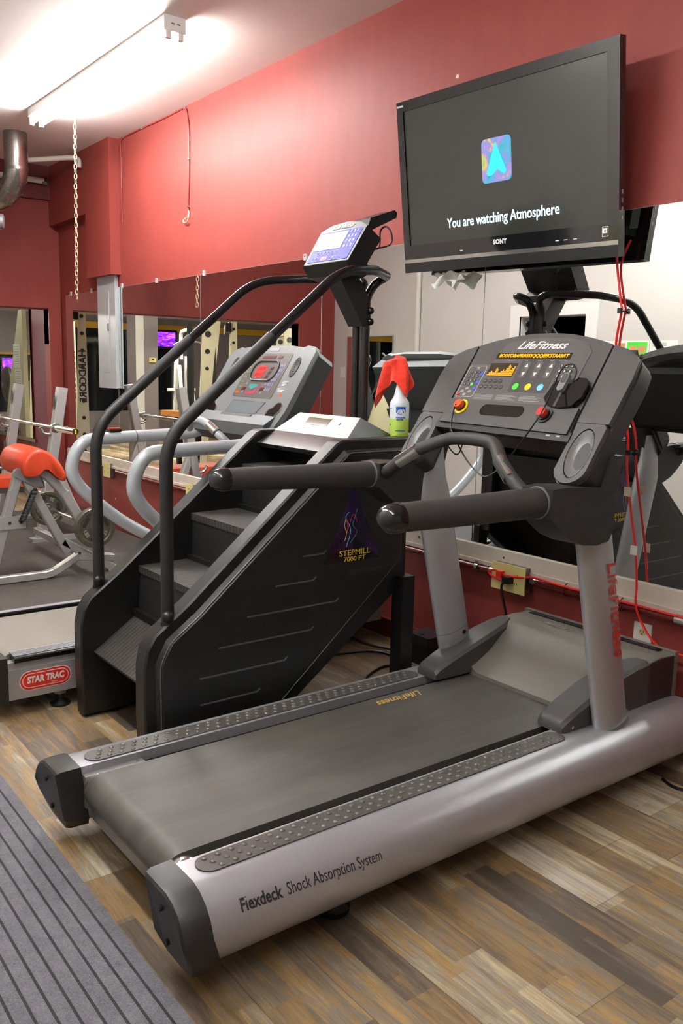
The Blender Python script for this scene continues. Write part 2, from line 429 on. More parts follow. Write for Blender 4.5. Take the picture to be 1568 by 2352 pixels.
def OB(name, b, mats, parent=None, loc=None, smooth=True, ang=38, recalc=True):
    """link the shapes gathered in b as ONE mesh object; loc = its own origin (world)"""
    bm = b.bm
    bmesh.ops.remove_doubles(bm, verts=bm.verts, dist=1e-5)
    if recalc: bmesh.ops.recalc_face_normals(bm, faces=bm.faces)
    if smooth:
        for f in bm.faces: f.smooth = True
        for e in bm.edges:
            if len(e.link_faces) == 2 and e.calc_face_angle(0) > math.radians(ang): e.smooth = False
    pl = world_loc(parent) if parent else Vector((0, 0, 0))
    o0 = Vector(loc) if loc is not None else pl
    bmesh.ops.translate(bm, verts=bm.verts, vec=-o0)
    me = bpy.data.meshes.new(name); bm.to_mesh(me); bm.free()
    for m in (mats if isinstance(mats, (list, tuple)) else [mats]): me.materials.append(M[m] if isinstance(m, str) else m)
    o = bpy.data.objects.new(name, me); COL.objects.link(o)
    if parent: o.parent = parent; o.location = o0-pl
    else: o.location = o0
    return o

def tag(o, label=None, cat=None, group=None, kind=None):
    if label: o['label'] = label
    if cat: o['category'] = cat
    if group: o['group'] = group
    if kind: o['kind'] = kind
    return o
def thing(name, loc, label, cat, group=None):
    o = bpy.data.objects.new(name, None); COL.objects.link(o); o.location = loc
    o.empty_display_size = 0.1
    return tag(o, label, cat, group)
def struct(name, b, mats, **kw):
    return tag(OB(name, b, mats, **kw), kind='structure')
def copy_tree(o, parent=None):
    c = o.copy(); COL.objects.link(c); c.parent = parent
    for ch in list(o.children): copy_tree(ch, c)
    return c

def text_mesh(txt, size, shear=0.0, extrude=0.0006, bold=0.0, spacing=1.0, align='CENTER'):
    cu = bpy.data.curves.new('t', 'FONT'); cu.body = txt; cu.size = size; cu.shear = shear; cu.extrude = extrude
    cu.offset = bold; cu.space_character = spacing; cu.align_x = align; cu.align_y = 'CENTER'; cu.resolution_u = 3
    o = bpy.data.objects.new('t', cu); COL.objects.link(o)
    dg = bpy.context.evaluated_depsgraph_get(); dg.update()
    me = bpy.data.meshes.new_from_object(o.evaluated_get(dg))
    bpy.data.objects.remove(o); bpy.data.curves.remove(cu)
    return me
def frame_mat(O, U, V):
    """matrix whose x = U, y = V, z = U x V, origin O"""
    U = Vector(U).normalized(); V = Vector(V).normalized(); W = U.cross(V)
    return Matrix(((U.x, V.x, W.x, O[0]), (U.y, V.y, W.y, O[1]), (U.z, V.z, W.z, O[2]), (0, 0, 0, 1)))
def put_text(b, txt, size, m, u, v, w=0.0005, width=None, rot=0.0, **kw):
    me = text_mesh(txt, size, **kw)
    if width:
        xs = [q.co.x for q in me.vertices]; k = width/(max(xs)-min(xs)); sc = Matrix.Diagonal((k, 1, 1, 1))
    else: sc = Matrix.Identity(4)
    b.add(me, m @ Matrix.Translation((u, v, w)) @ Matrix.Rotation(rot, 4, 'Z') @ sc)
    bpy.data.meshes.remove(me)
def rrect(u0, u1, v0, v1, r, n=5):
    out = []
    for cx, cy, a in ((u1-r, v1-r, 0), (u0+r, v1-r, 90), (u0+r, v0+r, 180), (u1-r, v0+r, 270)):
        for i in range(n+1):
            t = math.radians(a+90*i/n); out.append((cx+r*math.cos(t), cy+r*math.sin(t)))
    return out
def oval(u, v, a, b_, n=24): return [(u+a*math.cos(2*PI*i/n), v+b_*math.sin(2*PI*i/n)) for i in range(n)]
def plate(b, poly, m, w0=-0.002, w1=0.001, bev=0.0, seg=2): b.prism(poly, 'z', w0, w1, bev=bev, seg=seg, mat=m); return b
# ================================================================ SETTING
WY = 2.9; XL = -8.15; GY = -0.29; H = 3.13; XR = 2.4
XN = -16.2; NY0 = -6.0; NH = 2.3          # next room behind the wide opening
struct('floor', B().box(XL, XR, GY-0.9, WY+0.1, -0.1, 0.0), 'plank')
struct('floor', B().box(XN, XL, NY0, WY+0.1, -0.1, 0.0), 'planklight')
struct('floor', B().box(XL-0.1, -4.16, 0.95, WY-0.03, 0.0, 0.008, 0.002), 'rubber')
tag(OB('carpet_runner', B().box(-7.6, 1.9, -0.1, 0.766, 0.0, 0.008, 0.003), 'carpet'), 'grey ribbed carpet runner lying on the plank floor', 'carpet runner')
struct('ceiling', B().box(XL-0.15, XR+0.1, GY-0.9, WY+0.1, H, H+0.1), 'ceiling')
struct('ceiling', B().box(XN, XL-0.15, NY0, WY+0.1, NH, NH+0.1), 'white')
# mirrored wall and its boxed-out top left corner
b = B().box(XL-0.15, XR, WY, WY+0.1, 0, H)
struct('wall_back', b, 'red')
b = B().box(-7.27, -6.76, 2.815, WY+0.02, 2.10, H+0.02, 0.006)
b.box(XL-0.02, -7.27, 2.815, WY+0.02, 2.62, H+0.02, 0.004)
struct('trim_1', b, 'red')
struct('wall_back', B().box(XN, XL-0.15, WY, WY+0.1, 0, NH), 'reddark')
struct('wall_back', B().box(-8.95, -8.40, WY-0.012, WY, 0, NH, 0.002), 'purple')
struct('trim_2', B().box(-8.40, -8.31, WY-0.014, WY, 0, NH, 0.002), 'blue_strip')
# left wall with the wide cased opening
b = B().box(XL-0.15, XL, 2.79, WY, 0, H).box(XL-0.15, XL, GY-0.1, 0.2, 0, H).box(XL-0.15, XL, 0.2, 2.79, 1.88, H)
struct('wall_left', b, 'red')
b = B().box(XL-0.01, XL+0.05, GY-0.02, WY, 2.84, H, 0.004)
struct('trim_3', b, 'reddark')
def casing(x0, x1):
    b = B()
    b.prism([(2.78, 0), (2.893, 0), (2.893, 2.0), (2.78, 1.885)], 'x', x0, x1, 0.004)
    b.prism([(0.21, 0), (0.09, 0), (0.09, 2.0), (0.21, 1.885)], 'x', x0, x1, 0.004)
    b.prism([(2.779, 1.885), (2.891, 2.0), (0.091, 2.0), (0.211, 1.885)], 'x', x0, x1, 0.004)
    return b
struct('trim_4', casing(XL, XL+0.022), 'red')
# grey wall opposite the mirrors, doorway in it
DX0, DX1, DZ = -5.36, -4.62, 1.90
b = B().box(XL, DX0, GY-0.12, GY, 0, H).box(DX1, XR, GY-0.12, GY, 0, H).box(DX0, DX1, GY-0.12, GY, DZ, H)
struct('wall_front', b, 'grey')
b = B()
b.box(DX0-0.10, DX0+0.012, GY, GY+0.02, 0, DZ+0.09, 0.004).box(DX1-0.012, DX1+0.10, GY, GY+0.02, 0, DZ+0.09, 0.004)
b.box(DX0+0.012, DX1-0.012, GY, GY+0.02, DZ-0.012, DZ+0.09, 0.004)
b.box(DX0, DX0+0.02, GY-0.12, GY, 0, DZ).box(DX1-0.02, DX1, GY-0.12, GY, 0, DZ).box(DX0, DX1, GY-0.12, GY, DZ-0.02, DZ)
d = struct('door_1', b, 'white')
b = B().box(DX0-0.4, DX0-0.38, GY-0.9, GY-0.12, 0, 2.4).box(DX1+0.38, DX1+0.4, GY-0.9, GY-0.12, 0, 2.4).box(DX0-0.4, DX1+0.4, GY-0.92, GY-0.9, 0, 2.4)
struct('wall_unlit_passage', b, 'black')  # walls coloured black to stand for the darkness of the unlit room
struct('wall_right', B().box(XR, XR+0.1, GY-0.9, WY+0.1, 0, H), 'grey')
# baseboard with its cap, mirror ledge
b = B().box(XL, XR, WY-0.022, WY, 0.0, 0.085, 0.003).box(XL, XR, WY-0.028, WY, 0.085, 0.10, 0.004)
struct('baseboard_back', b, 'redgloss')
struct('baseboard_front', B().box(XL, DX0-0.1, GY, GY+0.015, 0, 0.09, 0.003).box(DX1+0.1, XR, GY, GY+0.015, 0, 0.09, 0.003), 'ledge')
b = B().box(-8.03, XR, WY-0.022, WY, 0.535, 0.607, 0.003)
b.box(-8.03, XR, WY-0.03, WY, 0.522, 0.54, 0.006)
b.k = 1
for i in range(17):
    x = -7.6+i*0.56
    b.cyl((x, WY-0.024, 0.575), (x, WY-0.0205, 0.575), 0.005, seg=10)
struct('trim_5', b, ['ledge', 'inkdark'])

# mirrors: panes side by side
panes = [(-8.0, -6.832), (-6.83, -5.412), (-5.41, -4.002), (-4.0, -2.768), (-2.766, -1.352), (-1.35, 0.1)]
names = ['narrow end mirror pane beside the corner, behind the grey panel box', 'mirror pane right of the grey panel box, behind the weight bench side',
         'mirror pane behind the grey treadmill rails', 'mirror pane behind the black stair climber console', 'mirror pane below the television, behind the near treadmill',
         'mirror pane at the right edge of the photo, behind the red cables']
for (x0, x1), nm in zip(panes, names):
    t = thing('wall_mirror', (x0, WY, 0.61), nm, 'mirror', 'frameless mirror panes along the red wall')
    OB('mirror_glass', B().box(x0, x1, WY-0.0062, WY-0.006, 0.6075, 2.003), 'mirror', t, smooth=False)
    OB('mirror_edge', B().box(x0, x1, WY-0.006, WY-0.001, 0.6075, 2.004).box(x1-.0025, x1+.0015, WY-0.0068, WY-0.001, 0.6075, 2.004), 'medge', t, smooth=False)
clipx = [-7.864, -7.376, -6.73, -6.095, -5.363, -4.166, -3.1, -0.9]
where = ['leftmost, beside the corner', 'just left of the grey panel box', 'touching the grey panel box on its right', 'below the hanging wall cord', 'above the bend of the stair climber far rail',
         'beside the stair climber console', 'hidden beside the television', 'near the right edge']
for x, wh in zip(clipx, where):
    b = B().box(x-0.013, x+0.013, WY-0.012, WY-0.001, 1.995, 2.03, 0.003)
    b.k = 1; b.cyl((x, WY-0.014, 2.018), (x, WY-0.011, 2.018), 0.005, seg=10)
    tag(OB('mirror_clip', b, ['clear', 'steel']), 'clear plastic mirror clip, '+wh, 'clip', 'clear clips along the mirror top')
t = thing('wall_mirror', (-7.9, GY, 0.6), 'framed mirror panel on the grey wall, seen reflected behind the stair climber posts', 'mirror')
OB('mirror_glass', B().box(-7.88, -7.10, GY+0.012, GY+0.0125, 0.55, 1.75), 'mirror', t, smooth=False)
OB('mirror_edge', B().box(-7.89, -7.09, GY+0.001, GY+0.012, 0.54, 1.76), 'medge', t, smooth=False)
t = thing('wall_mirror', (-9.0, WY, 0.6), 'mirror on the dark red wall of the next room, seen through the opening', 'mirror')
OB('mirror_glass', B().box(-14.0, -9.02, WY-0.02, WY-0.0195, 0.62, 2.3), 'mirror', t, smooth=False)
OB('bottom_channel', B().box(-14.0, -8.93, WY-0.03, WY-0.0, 0.585, 0.62, 0.003), 'gal', t)

# painted conduit, electrical boxes
b = B().cyl((-6.87, 2.872, 0.505), (-5.56, 2.872, 0.505), 0.013)
b.cyl((-5.5, 2.872, 0.505), (-2.60, 2.872, 0.505), 0.013)
b.k = 1; b.cyl((-2.72, 2.872, 0.505), (-2.70, 2.872, 0.505), 0.019).box(-2.716, -2.704, 2.86, 2.899, 0.51, 0.535, 0.002).cyl((-2.63, 2.872, 0.505), (-2.60, 2.872, 0.505), 0.017)
tag(OB('conduit_pipe', b, ['redgloss', 'steel']), 'red painted conduit left of the ivory outlet box with plugs', 'conduit')
b = B().cyl((-2.39, 2.872, 0.505), (1.5, 2.872, 0.505), 0.016)
b.k = 1; b.cyl((-2.39, 2.872, 0.505), (-2.36, 2.872, 0.505), 0.017); b.cyl((-1.70, 2.872, 0.505), (-1.66, 2.872, 0.505), 0.021)
tag(OB('conduit_pipe', b, ['redgloss', 'steel']), 'red painted conduit right of the ivory outlet box, flaking paint', 'conduit')
def wall_box(x0, x1, z0, z1, dep, label, plugs=0):
    t = thing('outlet_box', ((x0+x1)/2, WY, z0), label, 'outlet', None)
    OB('box_body', B().box(x0+0.004, x1-0.004, WY-dep, WY, z0+0.003, z1-0.003, 0.003), 'gal', t)
    b = B().box(x0, x1, WY-dep-0.006, WY-dep, z0, z1, 0.003); xc, zc = (x0+x1)/2, (z0+z1)/2; b.k = 1
    y = WY-dep-0.0065
    for gx in ([xc] if x1-x0 < 0.12 else [xc-0.045, xc+0.045]):
        for dz in (0.019, -0.019):
            for s in (-1, 1): b.box(gx+s*0.006-0.0015, gx+s*0.006+0.0015, y-0.0005, y+0.001, zc+dz-0.004, zc+dz+0.005)
    OB('cover_plate', b, ['box', 'inkdark'], t); return t
wall_box(-7.085, -6.955, 0.445, 0.565, 0.05, 'ivory outlet box left end of the conduit, behind the grey treadmill rail')
wall_box(-5.56, -5.46, 0.45, 0.56, 0.05, 'ivory outlet box half hidden by the stair climber side panel')
wall_box(-2.59, -2.40, 0.44, 0.56, 0.055, 'ivory double outlet box with red and black plugs')
t = thing('outlet', (-1.85, WY, 0.33), 'white duplex outlet on the dark red wall, behind the treadmill motor cover', 'outlet')
OB('cover_plate', B().box(-1.888, -1.812, WY-0.007, WY, 0.325, 0.447, 0.003), 'outletw', t)
b = B(); bm0 = frame_mat((-1.85, WY-0.0072, 0.386), (1, 0, 0), (0, 0, 1))
for dz in (-0.027, 0.027): plate(b, oval(0, dz, 0.016, 0.014), bm0, -0.002, 0.002)
b.k = 1
for dz in (-0.027, 0.027):
    for s in (-1, 1): plate(b, [(s*0.006-0.0012, dz-0.002), (s*0.006+0.0012, dz-0.002), (s*0.006+0.0012, dz+0.007), (s*0.006-0.0012, dz+0.007)], bm0, 0.001, 0.003)
    plate(b, oval(0, dz-0.008, 0.0025, 0.0025, 8), bm0, 0.001, 0.003)
OB('socket', b, ['box', 'inkdark'], t)

# grey electrical panel over the mirror
t = thing('electrical_panel', (-6.98, WY, 1.2), 'tall narrow grey metal electrical panel over the mirror, below the boxed column', 'electrical panel')
OB('cabinet', B().box(-7.15, -6.81, 2.872, WY-0.007, 1.20, 2.10, 0.004), 'panelbox', t)
OB('cover', B().box(-7.165, -6.80, 2.862, 2.872, 1.195, 2.12, 0.003), 'panelbox', t)
b = B().box(-7.07, -6.92, 2.857, 2.862, 1.33, 1.98, 0.002)
dr = OB('door', b, 'panelbox', t)
b = B().box(-6.945, -6.925, 2.853, 2.857, 1.66, 1.72, 0.0015); OB('latch', b, 'charcoal', dr)

# wall cord hanging from the ceiling line
yw = WY-0.006
b = B().tube([(-6.70, yw, 2.5), (-6.70, yw, 3.10), (-6.64, yw, 3.118), (-6.3, yw, 3.117), (-5.95, yw, 3.113), (-5.65, yw, 3.12), (-5.60, yw, 3.11), (-5.565, yw, 2.98), (-5.57, yw, 2.7), (-5.585, yw, 2.46), (-5.575, yw, 2.44)], 0.0042, 8, fillet=0.05)
b.k = 1; b.tube([(-5.575, yw, 2.44), (-5.56, yw-0.01, 2.40), (-5.585, yw-0.012, 2.365), (-5.635, yw-0.012, 2.368), (-5.645, yw-0.01, 2.39), (-5.60, yw, 2.402), (-5.57, yw, 2.43)], 0.0045, 8, fillet=0.015)
b.k = 2
for x, z in ((-6.64, 3.118), (-6.3, 3.117), (-5.62, 3.115), (-5.57, 2.78), (-5.582, 2.47)): b.box(x-0.012, x+0.012, yw-0.008, WY, z-0.006, z+0.006, 0.002)
tag(OB('hanging_cable', b, ['redcord', 'chainm', 'steel']), 'thin cord stapled along the ceiling line and dangling down the red wall', 'cord')

# ceiling fittings -------------------------------------------------
def fluorescent(x0, x1, y, label, zt=H, tube='tube', group=None, cat='ceiling light'):
    t = thing('ceiling_light', ((x0+x1)/2, y, zt), label, cat, group)
    OB('housing', B().prism([(y-0.055, zt), (y-0.055, zt-0.05), (y-0.03, zt-0.062), (y+0.03, zt-0.062), (y+0.055, zt-0.05), (y+0.055, zt)], 'x', x0, x1, 0.003), 'white', t)
    for s in (-1, 1):
        OB('fluorescent_tube', B().cyl((x0+0.03, y+s*0.034, zt-0.088), (x1-0.03, y+s*0.034, zt-0.088), 0.0135, seg=14), tube, t)
    for xa, xb in ((x0, x0+0.022), (x1-0.022, x1)):
        for s in (-1, 1): OB('lamp_holder', B().box(xa, xb, y+s*0.034-0.014, y+s*0.034+0.014, zt-0.108, zt-0.055, 0.003), 'white', t)
    b = B().box(x1-0.001, x1+0.002, y-0.06, y+0.06, zt-0.075, zt, 0.002); b.k = 1
    for s in (-0.02, 0.012): b.box(x1+0.0015, x1+0.0025, y+s, y+s+0.018, zt-0.04, zt-0.035)
    OB('end_plate', b, ['white', 'inkdark'], t); return t
fluorescent(-6.42, -4.28, 2.15, 'long bare twin tube fluorescent light under the ceiling')
fluorescent(-4.1, -2.0, 0.42, 'twin tube fluorescent light near the grey wall', tube='tubeb')
fluorescent(-1.6, 0.6, 0.5, 'twin tube fluorescent light above the carpet runner', tube='tube3')
# duct with elbow
b = B(); dx, dy = -7.12, 2.22; R = 0.088
path = [(dx, dy, H), (dx, dy, 2.86), (dx-0.02, dy-0.005, 2.80), (dx-0.075, dy-0.02, 2.735), (dx-0.15, dy-0.04, 2.69), (dx-0.24, dy-0.07, 2.665), (dx-0.6, dy-0.16, 2.63)]
b.tube(path, R, 26, up=(1, 0, 0))
for z in (2.86,): b.tube([(dx, dy, z-0.012), (dx, dy, z+0.012)], R+0.004, 26, up=(1, 0, 0))
for i in (2, 3, 4, 5):
    p = Vector(path[i]); d = (Vector(path[i+1])-Vector(path[i-1])).normalized()*0.005; b.tube([p-d, p+d], R+0.004, 26)
OBd = OB('air_duct', b, 'gal', ang=25); tag(OBd, 'galvanised round duct coming down from the ceiling with a segmented elbow', 'duct')
# white pipes
b = B().tube([(-7.30, 2.785, 2.985), (-7.30, 2.79, 3.055), (-7.30, 2.72, 3.055), (-7.35, 2.25, 2.965)], 0.02, 12, fillet=0.03)
tag(OB('water_pipe', b, 'pipew', ang=60), 'white pipe with an elbow running from the boxed column to the duct', 'pipe')
b = B().cyl((-8.04, 2.74, 2.985), (-8.04, 0.6, 2.985), 0.024); b.k = 1; b.box(-8.06, -8.0, 2.72, 2.76, 2.95, 2.975, 0.004)
tag(OB('water_pipe', b, ['pipew', 'gal']), 'straight white pipe high along the left wall under the ceiling', 'pipe')
# chain: individual links
cy = 2.4; z = 3.118; i = 0
ch = B()
while z > 1.86:
    x = -6.345-0.055*(3.118-z)/1.25+0.002*math.sin(i*1.7); L = 0.020; r = 0.0105
    pts = [(0, 0, L), (r*0.8, 0, L*0.75), (r, 0, 0), (r*0.8, 0, -L*0.75), (0, 0, -L), (-r*0.8, 0, -L*0.75), (-r, 0, 0), (-r*0.8, 0, L*0.75)]
    a = 0.75 + (PI/2 if i % 2 else 0)
    pts = [(x+p[0]*math.cos(a), cy+p[0]*math.sin(a), z+p[2]) for p in pts]
    ch.tube(pts, 0.0030, 6, closed=True, fillet=0.004); z -= 0.0335; i += 1
tag(OB('hanging_chain', ch, 'chainm', ang=60), 'light link chain hanging from the ceiling in front of the red corner', 'chain')
# wall fan at the left edge
t = thing('wall_fan', (-7.4, 1.97, 2.1), 'wall fan with a wire cage and grey motor, cut by the left edge', 'fan')
fc = Vector((-7.04, 2.025, 2.445)); ax = Vector((-0.35, -0.94, 0.0)).normalized(); sd = Vector((0.94, -0.35, 0)).normalized(); uz = Vector((0, 0, 1))
b = B()
for rr, off in ((0.135, 0.0), (0.135, 0.045), (0.09, 0.065), (0.04, 0.075), (0.10, -0.015)):
    b.tube([fc+sd*(rr*math.cos(2*PI*k/32))+uz*(rr*math.sin(2*PI*k/32))+ax*off for k in range(32)], 0.0035, 6, closed=True)
for k in range(28):
    a = 2*PI*k/28; q = sd*math.cos(a)+uz*math.sin(a)
    b.tube([fc+q*0.02+ax*0.078, fc+q*0.09+ax*0.065, fc+q*0.135+ax*0.045, fc+q*0.135, fc+q*0.10-ax*0.015, fc+q*0.05-ax*0.018], 0.0018, 5)
OB('cage', b, 'chainm', t, ang=60)
OB('motor', B().loft([(fc-ax*0.005, 0.045), (fc-ax*0.01, 0.055), (fc-ax*0.055, 0.053), (fc-ax*0.064, 0.04)], 22), 'silverd', t)
b = B()
for k in range(4):
    a = k*PI/2+0.4; q = sd*math.cos(a)+uz*math.sin(a); p = ax.cross(q)
    b.poly([fc+q*0.03-p*0.02, fc+q*0.03+p*0.02+ax*0.01, fc+q*0.115+p*0.04+ax*0.02, fc+q*0.12-p*0.03-ax*0.003], [(0, 1, 2, 3)])
OB('blade', b, 'stgd', t)
OB('bracket', B().rtube([tuple(fc-ax*0.03-uz*0.05), tuple(fc-ax*0.03-uz*0.07+Vector((-.1,-.02,0))), (XL, 1.75, 2.35)], 0.03, 0.02, 0.03), 'silverd', t)

# ---- things on the grey wall (seen in the mirrors)
yg = GY+0.003
def poster(x0, x1, z0, z1, kind, label):
    b = B().box(x0, x1, GY, yg, z0, z1)
    y0, y1 = yg-0.0005, yg+0.0008; W_, H_ = x1-x0, z1-z0
    def q(a, c, d, e, k): b.k = k; b.box(x0+a*W_, x0+c*W_, y0, y1+k*0.00005, z0+d*H_, z0+e*H_); b.k = 0
    if kind == 'green':
        q(0.55, 0.97, 0.55, 0.97, 1)
        for i, (a, d) in enumerate(((0.6, 0.75), (0.78, 0.75), (0.6, 0.58), (0.78, 0.58))): q(a, a+0.15, d, d+0.14, 2)
        q(0.3, 0.5, 0.62, 0.95, 2); q(0.3, 0.5, 0.55, 0.61, 1)
        for i in range(9): q(0.05, 0.25, 0.1+i*0.09, 0.12+i*0.09, 3)
        q(0.5, 0.95, 0.05, 0.35, 4)
    if kind == 'circle':
        m = frame_mat(((x0+x1)/2, yg, z0+H_*0.66), (-1, 0, 0), (0, 0, 1)); b.k = 5; plate(b, oval(0, 0, W_*0.26, W_*0.30), m, 0, 0.001); b.k = 2
        plate(b, oval(-0.01, 0.0, W_*0.1, W_*0.2), m, 0, 0.0016); plate(b, oval(0.005, W_*0.24, W_*0.05, W_*0.06), m, 0, 0.0016); b.k = 0
        for i in range(4): q(0.1, 0.6, 0.88+i*0.02, 0.888+i*0.02, 3)
        q(0.3, 0.9, 0.05, 0.2, 2)
    if kind == 'purple':
        for i in range(2): q(0.1, 0.45, 0.15+i*0.25, 0.32+i*0.25, 6); q(0.52, 0.88, 0.15+i*0.25, 0.32+i*0.25, 4)
        for i in range(3): q(0.1, 0.8, 0.7+i*0.05, 0.72+i*0.05, 3)
    tag(OB('wall_poster', b, ['paper', 'greenbtn', plain('poster_skin', rgb(206, 140, 96)), 'inkgrey', 'cyan', plain('poster_navy', rgb(44, 58, 96)), 'lilac'], smooth=False), label, 'poster', 'exercise posters on the grey wall')
poster(-4.46, -4.03, 1.285, 1.665, 'green', 'green and white exercise poster seen in the mirror')
poster(-4.02, -3.78, 1.285, 1.665, 'circle', 'white poster with a figure in a dark blue circle, seen in the mirror')
poster(-4.32, -4.05, 1.10, 1.28, 'purple', 'small poster with purple pictures pinned under the green poster')
tag(OB('light_switch', B().box(-8.01, -7.93, GY, GY+0.006, 1.30, 1.42, 0.003).box(-7.976, -7.964, GY+0.005, GY+0.014, 1.35, 1.37, 0.002), 'outletw'), 'white light switch on the grey wall beside the red opening, seen in the mirror', 'light switch')
tag(OB('water_pipe', B().cyl((-6.70, GY+0.03, 0.0), (-6.70, GY+0.03, H), 0.028), 'pipew'), 'vertical white pipe on the grey wall, seen in the mirror', 'pipe')

# ================================================================ NEXT ROOM
b = B().box(XN-0.1, XN, NY0, WY, 0, 0.5).box(XN-0.1, XN, NY0, WY, 2.16, NH).box(XN-0.1, XN, NY0, -2.3, 0.5, 2.16).box(XN-0.1, XN, -0.15, WY, 1.56, 2.16)
struct('wall_far_left', b, 'colgrey')
b = B().box(XN-0.08, XN-0.06, -2.3, -0.15, 0.5, 2.16).box(XN-0.08, XN-0.06, -0.15, WY, 0.5, 1.56); wd = struct('window_1', b, 'darkglass')
b = B()
for k in range(3):
    y = -2.3+k*0.95; b.box(XN-0.09, XN+0.02, y, y+0.07, 0.5, 2.16)
OB('window_frame', b, 'silverd', wd)
struct('trim_6', B().box(XN, XN+0.12, NY0, 0.2, 2.06, 2.18, 0.005), 'yelbeam')
struct('trim_9', B().box(XN, XN+0.03, -0.15, WY, 1.53, 1.57, 0.003), 'yelbeam')
struct('wall_front', B().box(XN, XL, NY0-0.1, NY0, 0, NH), 'colgrey')
struct('wall_next', B().box(XL-0.15, XL-0.05, NY0, GY-0.1, 0, NH), 'colgrey')
struct('trim_7', B().box(-12.15, -11.80, 0.18, 0.50, 0, NH, 0.006), 'colgrey')
struct('trim_lit_face', B().box(-11.81, -11.795, 0.40, 0.52, 0, NH, 0.003), 'whitemetal')  # white strip put on the grey column as its lit face
t = thing('thermostat', (-11.79, 0.28, 1.42), 'small ivory thermostat on the grey column of the next room', 'thermostat')
OB('case', B().box(-11.80, -11.775, 0.22, 0.32, 1.43, 1.50, 0.004), 'box', t); OB('display', B().box(-11.776, -11.773, 0.255, 0.29, 1.465, 1.485), 'inkdark', t)
fluorescent(-12.9, -11.7, -0.85, 'fluorescent light of the next room beyond the grey column', NH, 'tube2', 'fluorescent lights of the next room')
fluorescent(-13.6, -12.3, 0.32, 'fluorescent light of the next room left of the grey column', NH, 'tube2', 'fluorescent lights of the next room')
fluorescent(-10.9, -9.7, -1.9, 'nearest fluorescent light of the next room, above the racks', NH, 'tube2', 'fluorescent lights of the next room')
fluorescent(-11.0, -9.8, 1.5, 'fluorescent light of the next room close behind the opening', NH, 'tube2', 'fluorescent lights of the next room')
t = thing('television', (-16.1, 0.95, 1.3), 'small purple-lit television low on the far wall, seen at the left edge', 'television')
OB('screen', B().box(-16.08, -16.075, 0.78, 1.12, 1.16, 1.46), 'purpletv', t); OB('cabinet', B().box(-16.15, -16.08, 0.75, 1.15, 1.13, 1.49, 0.01), 'black', t)
t = thing('television', (-15.9, -1.8, 1.9), 'small television with a purple picture on the far window wall', 'television')
OB('screen', B().box(-15.86, -15.85, -2.12, -1.62, 1.76, 2.04), 'purpletv', t); OB('cabinet', B().box(-15.95, -15.86, -2.16, -1.58, 1.72, 2.08, 0.01), 'black', t)
OB('bracket', B().box(XN, -15.94, -1.92, -1.82, 1.86, 1.94), 'black', t)

def power_rack(x, y, rz, label, top=2.02, store=True):
    """beige perforated rack: two broad side frames, narrow rear posts, crossbeams, black storage post"""
    t = thing('power_rack', (x, y, 0), label, 'power rack', 'beige power racks in the next room')
    def mt(px, py, pz=0): return Matrix.Translation((x, y, 0)) @ Matrix.Rotation(rz, 4, 'Z') @ Matrix.Translation((px, py, pz))
    for s in (-1, 1):
        m = mt(s*0.56, 0)
        b = B().prism([(-0.30, 0), (-0.14, 0), (-0.20, top*0.9), (-0.20, top), (-0.28, top)], 'x', -0.035, 0.035, 0.004, mat=m)
        b.prism([(0.30, 0), (0.16, 0), (-0.02, top*0.85), (-0.05, top), (0.20, top)], 'x', -0.03, 0.03, 0.004, mat=m)
        b.k = 1
        for k in range(9):
            z = 0.4+k*0.19
            for xx in (-0.036, 0.036): b.cyl(m @ Vector((xx-0.002, -0.235, z)), m @ Vector((xx+0.002, -0.235, z)), 0.022, seg=12)
        for z, rr in ((top-0.18, 0.045), (top-0.42, 0.036), (top-0.66, 0.028)):
            for xx in (-0.031, 0.031): b.cyl(m @ Vector((xx-0.002, 0.12+0.03*(top-z), z)), m @ Vector((xx+0.002, 0.12+0.03*(top-z), z)), rr, seg=16)
        fr = OB('side_frame', b, ['rackbeige', 'inkdark'], t)
        b = B()
        for sx, U in ((0.0315, (0, 1, 0)), (-0.0315, (0, -1, 0))):
            mm = m @ frame_mat((sx, 0.04, 1.25), U, (0, 0, 1))
            plate(b, [(-0.02, 0.42), (0.03*(1 if sx > 0 else -1)+0.04, -0.5), (-0.04, -0.5)], mm, 0, 0.001)
            put_text(b, 'HARDCORE', 0.11, m @ frame_mat((sx*1.15, -0.235, 1.25), U, (0, 0, 1)), 0, 0, rot=-PI/2, bold=0.003)
        OB('lettering', b, 'inkdark', fr)
    b = B()
    for yy, z in ((-0.24, top-0.06), (0.18, top-0.06), (0.2, 0.08)): b.box(-0.53, 0.53, yy-0.04, yy+0.04, z-0.05, z+0.05, 0.004, mat=mt(0, 0))
    OB('crossbeam', b, 'rackbeige', t)
    b = B().box(-0.60, -0.54, 0.34, 0.42, 0, top*0.98, 0.004, mat=mt(0, 0)); b.box(0.54, 0.60, 0.34, 0.42, 0, top*0.98, 0.004, mat=mt(0, 0))
    if store: OB('storage_post', b, 'black', t)
    b = B().box(-0.9, 0.62, -0.30, -0.22, top-0.14, top-0.02, 0.01, mat=mt(0, 0.1)); b.tube([mt(0, 0) @ Vector(p) for p in ((-0.6, -0.2, top-0.05), (-0.66, -0.2, top-0.02), (-0.68, -0.2, top+0.05))], 0.018, 10, 0.03)
    OB('pull_up_bar', b, 'black', t)
    return t
power_rack(-10.35, 2.18, 0.25, 'beige power rack nearest the opening, lettered on its front post', store=False)
t = thing('power_rack', (-10.4, 2.6, 0), 'beige wedge-shaped rack side with taped notices, seen in the mirror at the left edge', 'power rack')
b = B().prism([(-10.15, 1.98), (-10.27, 1.98), (-11.02, .45), (-11.02, 0), (-10.15, 0)], 'y', 2.55, 2.60, .006); OB('side_frame', b, 'rackbeige', t)
